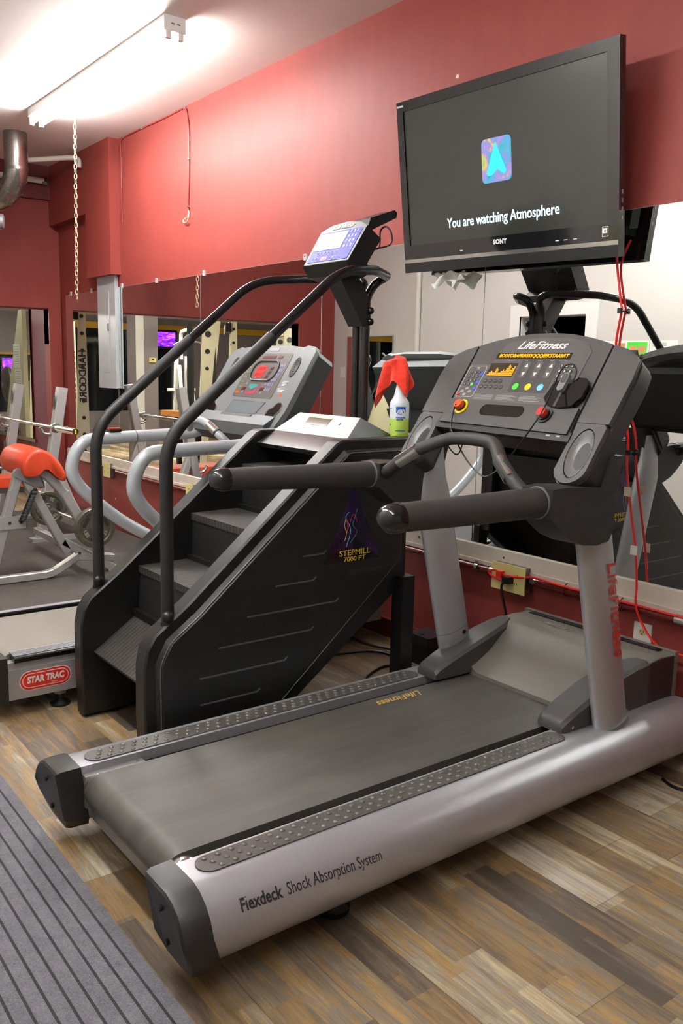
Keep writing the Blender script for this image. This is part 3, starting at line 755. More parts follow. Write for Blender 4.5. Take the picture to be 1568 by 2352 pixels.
b = B(); put_text(b, 'HARDCORE', .115, frame_mat((-10.66, 2.6005, .585), (-1, 0, 0), (0, 0, 1)), 0, 0, width=.62, bold=.003); OB('lettering', b, 'inkdark', t)
t = thing('weight_plate', (-11.12, 2.5, 1.12), 'large round dark plate hanging beside the wedge-shaped rack at the left edge', 'weight plate')
OB('disc', B().loft([((-11.12, 2.47, 1.12), .20), ((-11.12, 2.48, 1.12), .22), ((-11.12, 2.51, 1.12), .22), ((-11.12, 2.52, 1.12), .20)], 36), 'iron', t)
OB('hub', B().cyl((-11.12, 2.3, 1.12), (-11.12, 2.56, 1.12), .025).rtube([(-11.12, 2.32, 1.15), (-11.12, 2.32, .03)], .06, .06, up=(1, 0, 0)), 'silverd', t)
power_rack(-11.5, -0.62, 0.5, 'beige power rack with a black lettered wedge, right of the grey column')
power_rack(-12.3, -2.5, 0.45, 'beige power rack behind the grey treadmill console, seen in the mirror')
power_rack(-10.3, -1.95, 0.5, 'beige power rack beside the red jamb of the opening, seen in the mirror')
for z0, z1, nm in ((1.33, 1.60, 'upper paper notice taped to the wedge-shaped rack at the left edge'), (1.05, 1.315, 'lower paper notice taped to the wedge-shaped rack at the left edge')):
    xo = -10.25 if z0 > 1.2 else -10.22; b = B().box(xo-.24, xo, 2.6005, 2.603, z0, z1)
    b.k = 1
    for k in range(8): b.box(xo-.21, xo-.04, 2.603, 2.6035, z0+0.04+k*0.028, z0+0.046+k*0.028)
    tag(OB('paper_notice', b, ['paper', 'inkgrey']), nm, 'notice')
# white lat machine
LX = -13.2; t = thing('lat_machine', (LX, -0.9, 0), 'white framed cable machine standing between the grey column and the racks', 'exercise machine')
b = B()
for s in (-0.14, 0.14):
    b.rtube([(LX, s-0.05, 0.05), (LX, s*0.6-0.05, 1.55)], 0.06, 0.06); b.rtube([(LX+.4, s-0.05, 0.05), (LX+.1, s*0.6-0.05, 1.40)], 0.05, 0.05)
b.rtube([(LX, -0.3, 1.0), (LX, 0.2, 1.0)], 0.05, 0.05); b.rtube([(LX, -0.05, 1.5), (LX, -0.05, 1.95), (LX+.3, -0.05, 1.98)], 0.05, 0.05, 0.08)
OB('frame', b, 'whitemetal', t)
OB('pull_down_bar', B().tube([(LX+.3, -0.35, 1.72), (LX+.3, -0.22, 1.78), (LX+.3, 0.12, 1.78), (LX+.3, 0.25, 1.72)], 0.014, 10, 0.04).cyl((LX+.3, -0.05, 1.78), (LX+.3, -0.05, 1.97), 0.004), 'chrome', t)
OB('seat', B().box(LX+.3, LX+.7, -0.2, 0.12, 0.58, 0.66, 0.02), 'brownpad', t)
OB('weight_stack', B().box(LX-.08, LX+.02, -0.14, 0.04, 0.1, 0.7, 0.005), 'black', t)
for o in t.children: o.location.y -= 0.85
# bench with a tan pad, and dark cardio machine
t = thing('flat_bench', (-10.3, 0.6, 0), 'low bench with a tan pad in the next room, seen in the mirror', 'bench')
OB('pad', B().box(-10.6, -10.0, 0.25, 0.72, 0.74, 0.81, 0.025), 'brownpad', t)
OB('frame', B().rtube([(-10.3, 0.3, 0.74), (-10.3, 0.36, 0.04)], 0.06, 0.06).rtube([(-10.3, 0.65, 0.74), (-10.3, 0.6, 0.04)], 0.06, 0.06).rtube([(-10.6, 0.5, 0.04), (-10.0, 0.5, 0.04)], 0.06, 0.06), 'black', t)
t = thing('elliptical_trainer', (-13.6, 1.4, 0), 'dark grey elliptical trainer with curved steel handles, seen in the mirror', 'exercise machine')
OB('housing', B().prism([(0.9, 0.1), (1.75, 0.1), (1.7, 0.75), (1.5, 1.15), (1.3, 1.25), (1.15, 0.95)], 'x', -13.75, -13.4, 0.04), 'stgd', t)
b = B()
for s in (-0.25, 0.25): b.tube([(-13.55+s, 1.25, 0.9), (-13.5+s, 1.05, 1.3), (-13.4+s, 0.98, 1.62), (-13.4+s, 1.12, 1.72)], 0.018, 10, 0.1)
OB('handle', b, 'chrome', t)
OB('console', B().box(-13.75, -13.4, 1.25, 1.32, 1.28, 1.5, 0.02), 'black', t)
OB('foot_rail', B().rtube([(-13.75, 0.3, 0.08), (-13.75, 1.9, 0.08)], 0.06, 0.06).rtube([(-13.4, 0.3, 0.08), (-13.4, 1.9, 0.08)], 0.06, 0.06), 'silverd', t)
# ================================================================ NEAR TREADMILL
XC = -1.993
M['coverg'] = plain('motor_cover_plastic', rgb(106, 102, 95), 0.45, bump=0.1, bs=500)
M['capblack'] = plain('glossy_grip_cap', rgb(26, 25, 26), 0.18, coat=0.3)
tm = thing('treadmill', (XC, 1.8, 0), 'large silver and charcoal treadmill in the foreground, with "Flexdeck" printed on its side', 'treadmill')
def rail_prof(s):
    p = [(.300, .247), (.387, .247), (.412, .242), (.436, .231), (.460, .211), (.477, .182), (.484, .147), (.478, .112), (.460, .087), (.430, .073), (.322, .070), (.300, .090)]
    return [(XC+s*a, z) for a, z in p]
for s in (1, -1):
    P = rail_prof(s); cx = XC+s*0.38; R = []
    for y, k in ((0.822, 1), (1.4, 1), (2.1, 1), (2.70, 1), (2.76, .985), (2.80, .95), (2.82, .88)):
        R.append([(cx+(a-cx)*k, y, 0.16+(z-0.16)*k) for a, z in P])
    b = B().rings(R)
    rail = OB('side_rail', b, 'silver', tm)
    if s > 0: rail['label'] = 'near silver side rail with printed lettering'
    # end cap
    cp = [(.288, .252), (.395, .252), (.425, .243), (.452, .226), (.474, .20), (.489, .165), (.491, .13), (.478, .09), (.452, .062), (.425, .052), (.33, .052), (.288, .095)]
    R = []
    for y, k in ((0.757, .90), (0.762, .96), (0.775, 1.0), (0.828, 1.012)):
        R.append([(cx+(XC+s*a-cx)*k, y+0.035*max(0, (0.16-z))/0.11, 0.155+(z-0.155)*k) for a, z in cp])
    b = B().rings(R); b.k = 1
    for z in (0.205, 0.115):
        b.cyl((XC+s*.375, 0.752+0.35*max(0, .16-z), z), (XC+s*.375, 0.76+0.35*max(0, .16-z), z), 0.008, seg=14)
    OB('end_cap', b, ['charcoald', 'black'], tm, ang=30)
    # foot pad with studs
    m = frame_mat((XC+s*.346, 0, .2475), (0, 1, 0), (-1, 0, 0))
    b = B(); plate(b, rrect(.862, 2.165, -.035, .035, .0345, 8), m, -.002, .003, 0.0012, 1); b.k = 1
    for i in range(34):
        for j in range(3):
            y = .905+i*.0365+(j-1)*s*.012
            b.ball((XC+s*.346+(j-1)*.0215, y, .2500), .0078, 1, 1, .6, seg=10)
    OB('foot_pad', b, ['pad', 'stud'], tm, ang=50)
def rail_x(z):
    P = rail_prof(1)[2:9]
    for (x1, z1), (x2, z2) in zip(P, P[1:]):
        if z2 <= z <= z1: return x1+(x2-x1)*(z1-z)/(z1-z2)
    return P[-1][0]
b = B()
for tx, ya, yb_, bo in (('Flexdeck', .908, 1.018, .0008), ('Shock Absorption System', 1.032, 1.312, 0.0)):
    me = text_mesh(tx, .034, bold=bo, extrude=.0003, align='LEFT'); xs_ = [v.co.x for v in me.vertices]; kx = (yb_-ya)/(max(xs_)-min(xs_))
    for v in me.vertices:
        z = .200-(v.co.x-min(xs_))*kx*.03-(ya-.9)*.03+v.co.y; v.co = Vector((rail_x(z)+.0006+v.co.z, ya+(v.co.x-min(xs_))*kx, z))
    b.add(me, Matrix.Identity(4))
flex = OB('rail_lettering', b, 'inkdark', [o for o in tm.children if o.name.startswith('side_rail')][0])
# running belt, deck, rollers
def belt_prof(y0, y1, zt, r):
    p = [(y1, zt), (y1, zt-2*r), (y0, zt-2*r)]
    for i in range(1, 12): a = -PI/2-PI*i/12; p.append((y0+r*math.cos(a), zt-r+r*math.sin(a)))
    return p+[(y0, zt)]
OB('running_belt', B().prism(belt_prof(.872, 2.42, .237, .05), 'x', XC-.251, XC+.251), 'belt', tm)
OB('deck', B().box(XC-.301, XC+.301, 1.02, 2.45, .12, .216, .002), 'blackgloss', tm)
OB('rear_roller', B().cyl((XC-.272, .872, .187), (XC+.272, .872, .187), .044, seg=28, bev=.004), 'steel', tm)
b = B()
for s in (1, -1):
    b.box(XC+s*.286-.014, XC+s*.286+.014, .835, 1.02, .13, .226, .003)
b.k = 1
for s in (1, -1): b.cyl((XC+s*.286, 1.0, .224), (XC+s*.286, 1.0, .229), .005, seg=8)
OB('roller_bracket', b, ['silverd', 'steel'], tm)
OB('rear_crossbar', B().box(XC-.305, XC+.305, .865, .905, .075, .128, .004), 'silverd', tm)
OB('underframe', B().box(XC-.32, XC+.32, 1.1, 2.74, .085, .14, .004), 'black', tm)
for s in (1, -1):
    OB('foot', B().loft([((XC+s*.36, 1.25, 0), .043), ((XC+s*.36, 1.25, .014), .045), ((XC+s*.36, 1.25, .03), .03), ((XC+s*.36, 1.25, .08), .018)], 22), 'black', tm)
    OB('wheel', B().cyl((XC+s*.33, 2.58, .035), (XC+s*.37, 2.58, .035), .035, seg=22, bev=.004).box(XC+s*.345-.03, XC+s*.345+.03, 2.55, 2.61, .03, .075, .003), 'black', tm)
b = B(); m = frame_mat((XC-.205, 1.965, .2372), (0, -1, 0), (1, 0, 0))
put_text(b, 'LifeFitness', .055, m, 0, 0, w=.0006, shear=.45, width=.205, bold=.0007)
OB('belt_lettering', b, 'inkgold', tm)
# motor cover with scooped front
def sst(a, b_, x): t = min(1, max(0, (x-a)/(b_-a))); return t*t*(3-2*t)
def crest(y):
    pts = [(2.20, .272), (2.30, .300), (2.36, .325), (2.465, .364), (2.60, .397), (2.70, .406), (2.79, .402)]
    for (a, za), (c, zc) in zip(pts, pts[1:]):
        if y <= c: return za+(zc-za)*(max(y, a)-a)/(c-a)
    return pts[-1][1]
def scoop(y):
    if y >= 2.60: return crest(y)
    t = max(0, (y-2.35)/.25); return .252+.145*(t**1.25)
def cz(dx, y):
    k = sst(.215, .285, abs(dx)+max(0, (2.60-y))*.02); return scoop(y)*(1-k)+crest(y)*k
NY, NX = 26, 40; b = B()
ys = [2.352+(2.785-2.352)*i/NY for i in range(NY+1)]; xs = [-.345+.69*j/NX for j in range(NX+1)]
R = []
for y in ys:
    top = [(XC+x, y, cz(x, y)-(.006 if abs(x) > .34 else 0)) for x in xs]
    R.append([(XC-.348, y, .20)]+top+[(XC+.348, y, .20)])
b.rings(R)
b.box(XC-.352, XC+.352, 2.785, 2.806, .19, .408, .004)
mc = OB('motor_cover', b, 'coverg', tm, ang=50)
b = B()
for s in (1, -1): b.prism([(2.36, .20), (2.36, .318), (2.465, .357), (2.60, .390), (2.70, .398), (2.784, .395), (2.784, .20)], 'x', XC+s*.3485-.0012, XC+s*.3485+.0012)
b.cyl((XC+.349, 2.765, .235), (XC+.352, 2.765, .235), .006, seg=12)
OB('side_panel', b, 'charcoald', mc)
b = B().box(XC-.30, XC+.30, 2.752, 2.783, .395, .4075, .002); b.k = 1
for i in range(42): b.box(XC-.29+i*.0139, XC-.285+i*.0139, 2.754, 2.781, .4070, .4085)
OB('vent', b, ['black', 'charcoal'], mc)
b = B(); m = frame_mat((XC-.10, 2.69, .4062), (-1, 0, 0), (0, -1, 0)); put_text(b, 'LifeFitness', .04, m, 0, 0, shear=.4, width=.13); OB('cover_script', b, 'inkgrey', mc)
# upright shoes
for s in (1, -1):
    R = []
    for y, zt, xi, xo in ((2.170, .262, .252, .336), (2.174, .276, .244, .344), (2.188, .290, .240, .350), (2.25, .316, .236, .352), (2.36, .352, .233, .352), (2.46, .380, .236, .352), (2.56, .399, .252, .352), (2.63, .404, .285, .352)):
        R.append([(XC+s*xi, y, .2475), (XC+s*xi, y, zt-.012), (XC+s*(xi+.012), y, zt), (XC+s*(xo-.012), y, zt), (XC+s*xo, y, zt-.012), (XC+s*xo, y, .2475)])
    b = B().rings(R); b.k = 1; b.cyl((XC+s*.350, 2.215, .262), (XC+s*.3545, 2.215, .262), .005, seg=10)
    OB('upright_boot', b, ['charcoal', 'steel'], tm, ang=30)
# uprights (oval tubes leaning back towards the runner)
U0 = Vector((0, 2.382, .235)); U1 = Vector((0, 2.188, 1.03))
for s in (1, -1):
    px_ = .378 if s > 0 else .338
    b = B(); path = [U0.lerp(U1, t)+Vector((XC+s*px_, 0, 0)) for t in (0, .1, .3, .6, .88)]+[Vector((XC+s*px_, 2.205, 1.0)), Vector((XC+s*px_, 2.21, 1.12))]
    b.tube(path, .036, 32, ry=.078, up=(0, 1, 0), scale=[1, 1, 1, 1, 1, .82, .55])
    u = OB('upright', b, 'silver', tm)
    b = B()
    if s > 0: b.tube([(XC+s*px_, 2.385, .244), (XC+s*px_, 2.381, .258)], .042, 32, ry=.084, up=(0, 1, 0))
    else: b.tube([U0.lerp(U1, .205)+Vector((XC+s*px_, 0, 0)), U0.lerp(U1, .209)+Vector((XC+s*px_, 0, 0))], .0366, 32, ry=.0786, up=(0, 1, 0))
    q = U0.lerp(U1, .19)+Vector((XC+s*px_, .03, 0)); b.k = 1
    b.cyl(q+Vector((-s*.030, 0, 0)), q+Vector((-s*.036, 0, 0)), .009, seg=14)
    OB('upright_collar', b, ['silverd', 'charcoald'], u)
    if s > 0:
        me = text_mesh('LifeFitness', .088, shear=.35, bold=.0008, extrude=.0003)
        xsv = [v.co.x for v in me.vertices]; k = .335/(max(xsv)-min(xsv)); x0 = min(xsv)
        ax = (U1-U0).normalized(); fwd = Vector((0, ax.z, -ax.y))
        st = U0.lerp(U1, .725)+Vector((XC+px_, 0, 0))
        for v in me.vertices:
            down = (v.co.x-x0)*k; th = (v.co.y*1.0)/.075+0.42; h = v.co.z
            v.co = st-ax*down+Vector(((.0400+h)*math.cos(th), 0, 0))+fwd*((.0835+h)*math.sin(th))
        bb = B(); bb.add(me, Matrix.Identity(4)); ol = OB('upright_script', bb, 'inkred', u)
        ol['label'] = 'red script lettering running down the upright'
# joint boxes and grips
for s in (1, -1):
    pr_ = [(1.940, 1.066), (1.940, .982), (1.985, .945), (2.03, .915), (2.09, .892), (2.16, .884), (2.215, .892), (2.236, .925), (2.236, .99), (2.225, 1.03), (2.17, 1.058), (2.08, 1.064), (2.0, 1.070)]
    b = B().prism(pr_, 'x', XC+s*.325, XC+s*.437, .016, 3)
    jt = OB('handle_joint', b, 'charcoald', tm, ang=50)
    b = B().tube([(XC+s*.420, 1.375, 1.034), (XC+s*.40, 1.66, 1.028), (XC+s*.383, 1.938, 1.024)], .0365, 26, scale=[1, 1.13, 1.24])
    OB('side_grip', b, 'foam', tm)
    c = Vector((XC+s*.4205, 1.372, 1.034))
    b = B(); b.rings([[c+Vector((.0375*k*math.cos(a), -d, .0375*k*math.sin(a))) for a in [2*PI*i/26 for i in range(26)]] for d, k in ((-.008, 1.02), (0, 1.03), (.018, 1.0), (.034, .86), (.044, .62), (.050, .3), (.0515, .05))])
    OB('grip_cap', b, 'capblack', tm, ang=60)
    b = B().tube([(XC+s*.383, 1.934, 1.024), (XC+s*.383, 1.944, 1.024)], .048, 26, scale=[1, 1])
    OB('grip_collar', b, 'silverd', tm)
# curved front handlebar
hb = [(XC-.37, 2.02, 1.035), (XC-.33, 1.972, 1.035), (XC-.28, 1.965, 1.062), (XC-.20, 1.985, 1.118), (XC-.12, 2.04, 1.160), (XC-.06, 2.058, 1.172)]
hb = hb+[(2*XC-x, y, z) for x, y, z in hb[::-1]]
cr = []
def catmull(P, n=5):
    P = [Vector(p) for p in P]; out = []
    for i in range(len(P)-1):
        p0, p1, p2, p3 = P[max(i-1, 0)], P[i], P[i+1], P[min(i+2, len(P)-1)]
        for k in range(n):
            t = k/n; out.append(.5*((2*p1)+(p2-p0)*t+(2*p0-5*p1+4*p2-p3)*t*t+(3*p1-p0-3*p2+p3)*t**3))
    return out+[P[-1]]
hbc = catmull(hb, 6)
hbo = OB('handlebar', B().tube(hbc, .0215, 20), 'foam', tm)
for s in (1, -1):
    a, c = Vector((XC+s*.255, 1.9625, 1.078)), Vector((XC+s*.185, 1.988, 1.127)); d = (c-a).normalized()
    sec = [((.0222)*math.cos(t), .0222*math.sin(t)) for t in [math.radians(x) for x in range(20, 161, 14)]]+[(.020*math.cos(t), .020*math.sin(t)) for t in [math.radians(x) for x in range(160, 19, -14)]]
    for upv in ((0, -1, .4), (0, 1, -.4)):
        b = B().sweep([a, a.lerp(c, .5), c], sec, up=Vector(upv).cross(d)*-1)
        OB('pulse_sensor', b, 'steel', hbo)
# ---- console
V3 = Vector((0, .189, .275)).normalized(); CM = frame_mat((XC, 2.19, 1.215), (1, 0, 0), V3)
def T(b, poly, w0, w1, bev=0.0, seg=2): b.prism(poly, 'z', w0, w1, bev=bev, seg=seg, mat=CM); return b
arc = [(.288-.576*i/16, .330+.050*(1-((.288-.576*i/16)/.288)**2)) for i in range(17)]
cons = OB('console', T(B(), [(-.288, -.012), (.288, -.022)]+arc, -.062, 0, .006), 'charcoal', tm)
OB('console_core', T(B(), [(-.39, .03), (-.30, -.03), (.30, -.04), (.39, .03), (.39, .27), (.30, .30), (.1, .345), (-.1, .345), (-.30, .30), (-.39, .27)], -.085, -.012, .01), 'black', tm)
def ray_poly(c, a, poly):
    dx, dy = math.cos(a), math.sin(a); best = None
    for (x1, y1), (x2, y2) in zip(poly, poly[1:]+poly[:1]):
        ex, ey = x2-x1, y2-y1; den = dx*ey-dy*ex
        if abs(den) < 1e-9: continue
        t = ((x1-c[0])*ey-(y1-c[1])*ex)/den; u_ = ((x1-c[0])*dy-(y1-c[1])*dx)/den
        if t > 0 and -1e-6 <= u_ <= 1+1e-6 and (best is None or t < best): best = t
    return (c[0]+dx*best, c[1]+dy*best)
for s in (1, -1):
    # upper wing
    w_ = [(.296, .035), (.412, .035), (.418, .20), (.412, .262), (.396, .286), (.35, .312), (.296, .329)]
    T_ = [(s*a, c) for a, c in w_]
    wing = OB('console_wing', T(B(), T_, -.062, 0, .006), 'charcoal', tm)
    # lower pod with the oval recess
    out = [(.296, .035), (.296, .004)]+[(.352+.060*math.cos(math.radians(a)), -.122+.058*math.sin(math.radians(a))) for a in range(196, 361, 12)]+[(.412, -.02), (.412, .035)]
    out[1] = (.298, .0); c0 = (.357, -.072); Nn = 48; rim, o = [], []
    for i in range(Nn):
        a = 2*PI*i/Nn; o.append(ray_poly(c0, a, out)); rim.append((c0[0]+.043*math.cos(a)-.004*math.sin(a), c0[1]+.088*math.sin(a)))
    o2 = [(c0[0]+(x-c0[0])*.975, c0[1]+(y-c0[1])*.985) for x, y in o]
    def L(pts, w): return [CM @ Vector((s*x, y, w)) for x, y in pts]
    def sc(pts, k): return [(c0[0]+(x-c0[0])*k, c0[1]+(y-c0[1])*k) for x, y in pts]
    b = B().rings([L(o, -.066), L(o, -.006), L(o2, 0), L(rim, 0), L(sc(rim, .97), -.03)], end=False)
    OB('pod_rim', b, 'charcoal', wing, ang=30)
    b = B().rings([L(sc(rim, .955), -.003), L(sc(rim, .93), -.0005), L(sc(rim, .90), -.002), L(sc(rim, .8), -.010), L(sc(rim, .55), -.020), L(sc(rim, .2), -.026)], start=False)
    OB('cup_recess', b, 'silverd', wing, ang=60)
    OB('wing_side', T(B(), [(s*a, c) for a, c in ([(.40, .283), (.416, .262), (.423, .20), (.416, .0), (.416, -.12)]+[(.352+.064*math.cos(math.radians(a)), -.122+.062*math.sin(math.radians(a))) for a in range(350, 205, -14)]+[(.31, -.02), (.31, .27)])], -.082, -.02, .008), 'charcoald', wing)
# overlay and prints
ov = T(B(), [(-.285, .094), (.214, .088), (.222, .30), (.190, .338), (.10, .3585), (-.06, .3585), (-.155, .340), (-.19, .245), (-.285, .245)], 0, .0015, .0005, 1)
ovo = OB('keypad_overlay', ov, 'panelg', cons)
OB('keypad_dark_field', T(B(), rrect(-.048, .118, .135, .268, .008), .0015, .0022), 'panelg2', ovo)
b = B(); put_text(b, 'LifeFitness', .045, CM, .002, .327, w=.0018, shear=.5, width=.215, bold=.0006); OB('brand_script', b, 'ink', ovo)
OB('message_window', T(B(), [(-.176, .270), (.150, .270), (.150, .296), (-.176, .296)], .0015, .0025), 'ledbg', ovo)
b = B(); put_text(b, 'BODTOBAPRBGSSQQQEEKSTAARRT', .02, CM, -.013, .283, w=.003, width=.305, shear=.12, bold=.0004); OB('message_text', b, 'amber', ovo)
OB('chart_window', T(B(), [(-.184, .196), (-.060, .196), (-.060, .252), (-.184, .252)], .0015, .0025), 'ledgrid', ovo)
b = B(); hts = [1, 2, 3, 2, 2, 5, 4, 2, 2, 3, 4, 3, 5, 7, 6, 4, 5, 6]
for i, h in enumerate(hts):
    for j in range(h): x = -.180+i*.0066; T(b, [(x, .199+j*.0068), (x+.0048, .199+j*.0068), (x+.0048, .2042+j*.0068), (x, .2042+j*.0068)], .0025, .0031)
OB('chart_bars', b, 'amber', ovo)
b = B()
for uu, tx in ((-.150, 'Calories'), (-.098, 'Distance'), (-.030, 'Time'), (.030, 'Incline'), (.082, 'Speed'), (.128, 'Heart Rate')): put_text(b, tx, .008, CM, uu, .2635, w=.0024)
for r in range(5):
    for q in range(3): T(b, [(-.19+q*.105, .100+r*.0045), (-.10+q*.105-.012*((r*q) % 3), .100+r*.0045), (-.10+q*.105-.012*((r*q) % 3), .1018+r*.0045), (-.19+q*.105, .1018+r*.0045)], .0015, .002)
OB('fine_print', b, 'inkgrey', ovo)
b = B()
for uu in (-.016, .036, .089): T(b, rrect(uu-.014, uu+.014, .192, .258, .006, 3), .0022, .003)
OB('arrow_key', b, 'panelg', ovo)
b = B()
for uu in (-.016, .036, .089):
    T(b, [(uu-.007, .236), (uu+.007, .236), (uu, .251)], .003, .0036); T(b, [(uu-.007, .214), (uu+.007, .214), (uu, .199)][::-1], .003, .0036)
OB('arrow_print', b, 'ink', ovo)
for uu, mt_ in ((-.020, 'greenbtn'), (.034, 'yellow'), (.087, 'cyan')): OB('round_key', T(B(), oval(uu, .156, .0125, .0135), .0022, .0035), mt_, ovo)
b = B(); kk = B()
for i in range(3):
    for j in range(4):
        if j == 3 and i != 1: continue
        T(kk, oval(.132+i*.0215, .243-j*.0215, .0088, .0085, 18), .0015, .0028)
        put_text(b, str(i+1+3*j) if j < 3 else '0', .012, CM, .132+i*.0215, .243-j*.0215, w=.0032, bold=.0004)
OB('number_key', kk, 'inkdark', ovo); OB('number_print', b, 'ink', ovo)
kk = B(); b = B()
for i in range(5):
    for j in range(2):
        if i == 4 and j == 0: continue
        uu, vv = -.172+i*.0235+j*-.008, .176-j*.024; T(kk, oval(uu, vv, .0095, .0088, 18), .0015, .0028); T(b, [(uu-.006, vv-.001), (uu+.006, vv-.001), (uu+.006, vv+.001), (uu-.006, vv+.001)], .0028, .0032)
OB('program_key', kk, 'inkdark', ovo); OB('program_print', b, 'inkgrey', ovo)
# TV remote field
b = B(); P0 = rrect(-.281, -.196, .106, .238, .010, 4); b.tube([CM @ Vector((x, y, .002)) for x, y in P0], .0008, 5, closed=True)
put_text(b, 'TV', .012, CM, -.236, .228, w=.002)
kk = B()
for j in range(4):
    for i in range(3):
        uu, vv = -.258+i*.019-j*.002, .210-j*.017; T(kk, oval(uu, vv, .0065, .0065, 14), .0015, .0028); put_text(b, str((i+1+3*j) % 10), .009, CM, uu, vv, w=.0032)
OB('tv_print', b, 'ink', ovo); OB('tv_key', kk, 'inkdark', ovo)
b = B()
for vv in (.203, .168, .142): T(b, oval(-.206, vv, .0085, .007, 16), .0015, .0032)
OB('tv_blue_key', b, 'bluebtn', ovo); OB('tv_green_key', T(B(), oval(-.228, .158, .0075, .007, 16), .0015, .0032), 'greenbtn', ovo)
b = B()
for du, dv in ((0, .013), (0, -.013), (-.017, 0), (.017, 0)): T(b, oval(-.240+du, .128+dv, .009, .0065, 16), .0015, .003)
OB('tv_arrow_key', b, 'inkgrey', ovo); OB('tv_power_key', T(B(), oval(-.270, .116, .006, .006, 14), .0015, .003), 'redbtn', ovo)
# tray strip under the keys
tr = OB('accessory_tray', T(B(), [(-.286, -.006), (.286, -.016), (.286, .080), (-.286, .092)], -.01, .010, .007, 3), 'charcoal', cons)
OB('tray_slot', T(B(), rrect(-.116, .078, .030, .074, .021, 6), .008, .0108), 'blackgloss', tr)
for uu, vv, mt_, nm in ((-.210, .057, 'orangebtn', 'red stop button in a yellow ring'), (.170, .046, 'redbtn', 'red stop button on a black base')):
    sbn = OB('stop_button', T(B(), oval(uu, vv, .0165, .0165), .010, .036, .004, 3), mt_, tr); sbn['label'] = nm
    OB('button_ring', T(B(), oval(uu, vv, .029, .029), .010, .015, .002), 'yellow' if uu < 0 else 'black', sbn)
    OB('button_base', T(B(), oval(uu, vv, .021, .021), .014, .020, .002), 'black', sbn)
OB('tray_lip', T(B(), [(-.30, -.028), (.30, -.040), (.30, -.006), (-.30, .004)], -.075, .004, .006), 'black', tr)
b = B()
for uu in (.215, .255): T(b, [(uu-.008, -.026), (uu+.008, -.026), (uu+.008, -.020), (uu-.008, -.020)], .003, .0046)
OB('jack_plate', b, 'steel', tr)
# safety clip holder (right) with the lanyard
hd = OB('holder', T(B(), [(.140, .105), (.165, .080), (.215, .072), (.262, .080), (.285, .115), (.287, .16), (.270, .185), (.238, .186), (.224, .165), (.205, .160), (.190, .165), (.178, .178), (.152, .168)], 0, .021, .008, 3), 'blackgloss', cons, ang=60)
OB('holder_groove', T(B(), [(.193, .074), (.203, .074), (.206, .16), (.196, .16)], .020, .022), 'inkdark', hd)
clip = OB('safety_clip', T(B(), rrect(.184, .210, .128, .196, .011, 5), .020, .034, .004, 3), 'silverd', cons); clip['label'] = 'silver and grey safety clip'
OB('clip_pad', T(B(), rrect(.187, .207, .156, .192, .009, 5), .033, .0355, .001), 'charcoal', clip)
cordp = [CM @ Vector((.225, .165, .02)), CM @ Vector((.232, .200, .035)), CM @ Vector((.205, .224, .04)), CM @ Vector((.170, .20, .035)), Vector((-1.765, 2.118, 1.268)), Vector((-1.874, 2.10, 1.116)), Vector((-1.926, 2.08, 1.062)), Vector((-1.965, 2.075, 1.058)), Vector((-2.03, 2.08, 1.095)), Vector((-2.09, 2.085, 1.155)), Vector((-2.125, 2.09, 1.20)), CM @ Vector((-.226, .022, .018)), CM @ Vector((-.213, .05, .037))]
OB('safety_cord', B().tube(catmull(cordp, 6), .0026, 8), 'blackcable', tm)
OB('safety_cord', B().tube(catmull([(-2.122, 2.088, 1.20), (-2.12, 2.07, 1.15), (-2.085, 2.07, 1.118), (-2.06, 2.07, 1.125), (-2.05, 2.075, 1.17), (-2.055, 2.08, 1.20)], 6), .0024, 8), 'blackcable', tm)
OB('console_back', B().prism([(2.235, 1.20), (2.285, 1.17), (2.45, 1.40), (2.42, 1.47), (2.28, 1.29)], 'x', XC-.35, XC+.35, .02), 'charcoald', tm)
for s in (1, -1): OB('console_arm', B().prism([(2.175, 1.03), (2.25, 1.03), (2.285, 1.15), (2.225, 1.15)], 'x', XC+s*.33, XC+s*.425, .01), 'charcoald', tm)

# ================================================================ TELEVISION
t0 = math.radians(8.0); ro = math.radians(-1.25)
Vt = Vector((0, -math.sin(t0), math.cos(t0))); Ut = Vector((1, 0, 0))
Ur = Ut*math.cos(ro)+Vt*math.sin(ro); Vr = Vt*math.cos(ro)-Ut*math.sin(ro)
TM_ = frame_mat((-2.600, 2.800, 1.834), Ur, Vr)
tv = thing('television', (-2.6, 2.8, 1.8), 'large black television on the wall, on screen "You are watching Atmosphere"', 'television')
def Q(b, u0, u1, v0, v1, w0, w1, bev=0.0): b.box(u0, u1, v0, v1, w0, w1, bev, mat=TM_); return b
Wt, Ht = .590, .742
M['tvblack'] = plain('tv_bezel', rgb(22, 22, 24), 0.1, coat=0.6)
b = Q(B(), -Wt, -.549, 0, Ht, -.03, .004, .004); Q(b, .537, Wt, 0, Ht, -.03, .004, .004); Q(b, -.549, .537, .700, Ht, -.03, .004, .004); Q(b, -.549, .537, 0, .122, -.03, .004, .004)
OB('bezel', b, 'tvblack', tv)
scr = OB('screen', Q(B(), -.549, .537, .122, .700, -.012, -.002), 'screen', tv)
b = B(); put_text(b, 'You are watching Atmosphere', .058, TM_, .008, .196, w=-.0012, width=.62, bold=.0008); OB('screen_text', b, 'tvwhite', scr)
b = B(); plate(b, rrect(-.083, .078, .335, .506, .02, 6), TM_, -.002, -.0008); tl = OB('logo_tile', b, 'tile', scr)
b = B(); plate(b, [(-.058, .372), (-.005, .490), (.052, .372), (.040, .362), (.020, .372), (.004, .385), (-.012, .372), (-.030, .362), (-.048, .362)], TM_, -.0008, -.0002); OB('logo_letter', b, 'tilea', tl)
OB('silver_strip', Q(B(), -Wt+.002, Wt-.002, .044, .060, .003, .0055, .001), 'steel', tv)
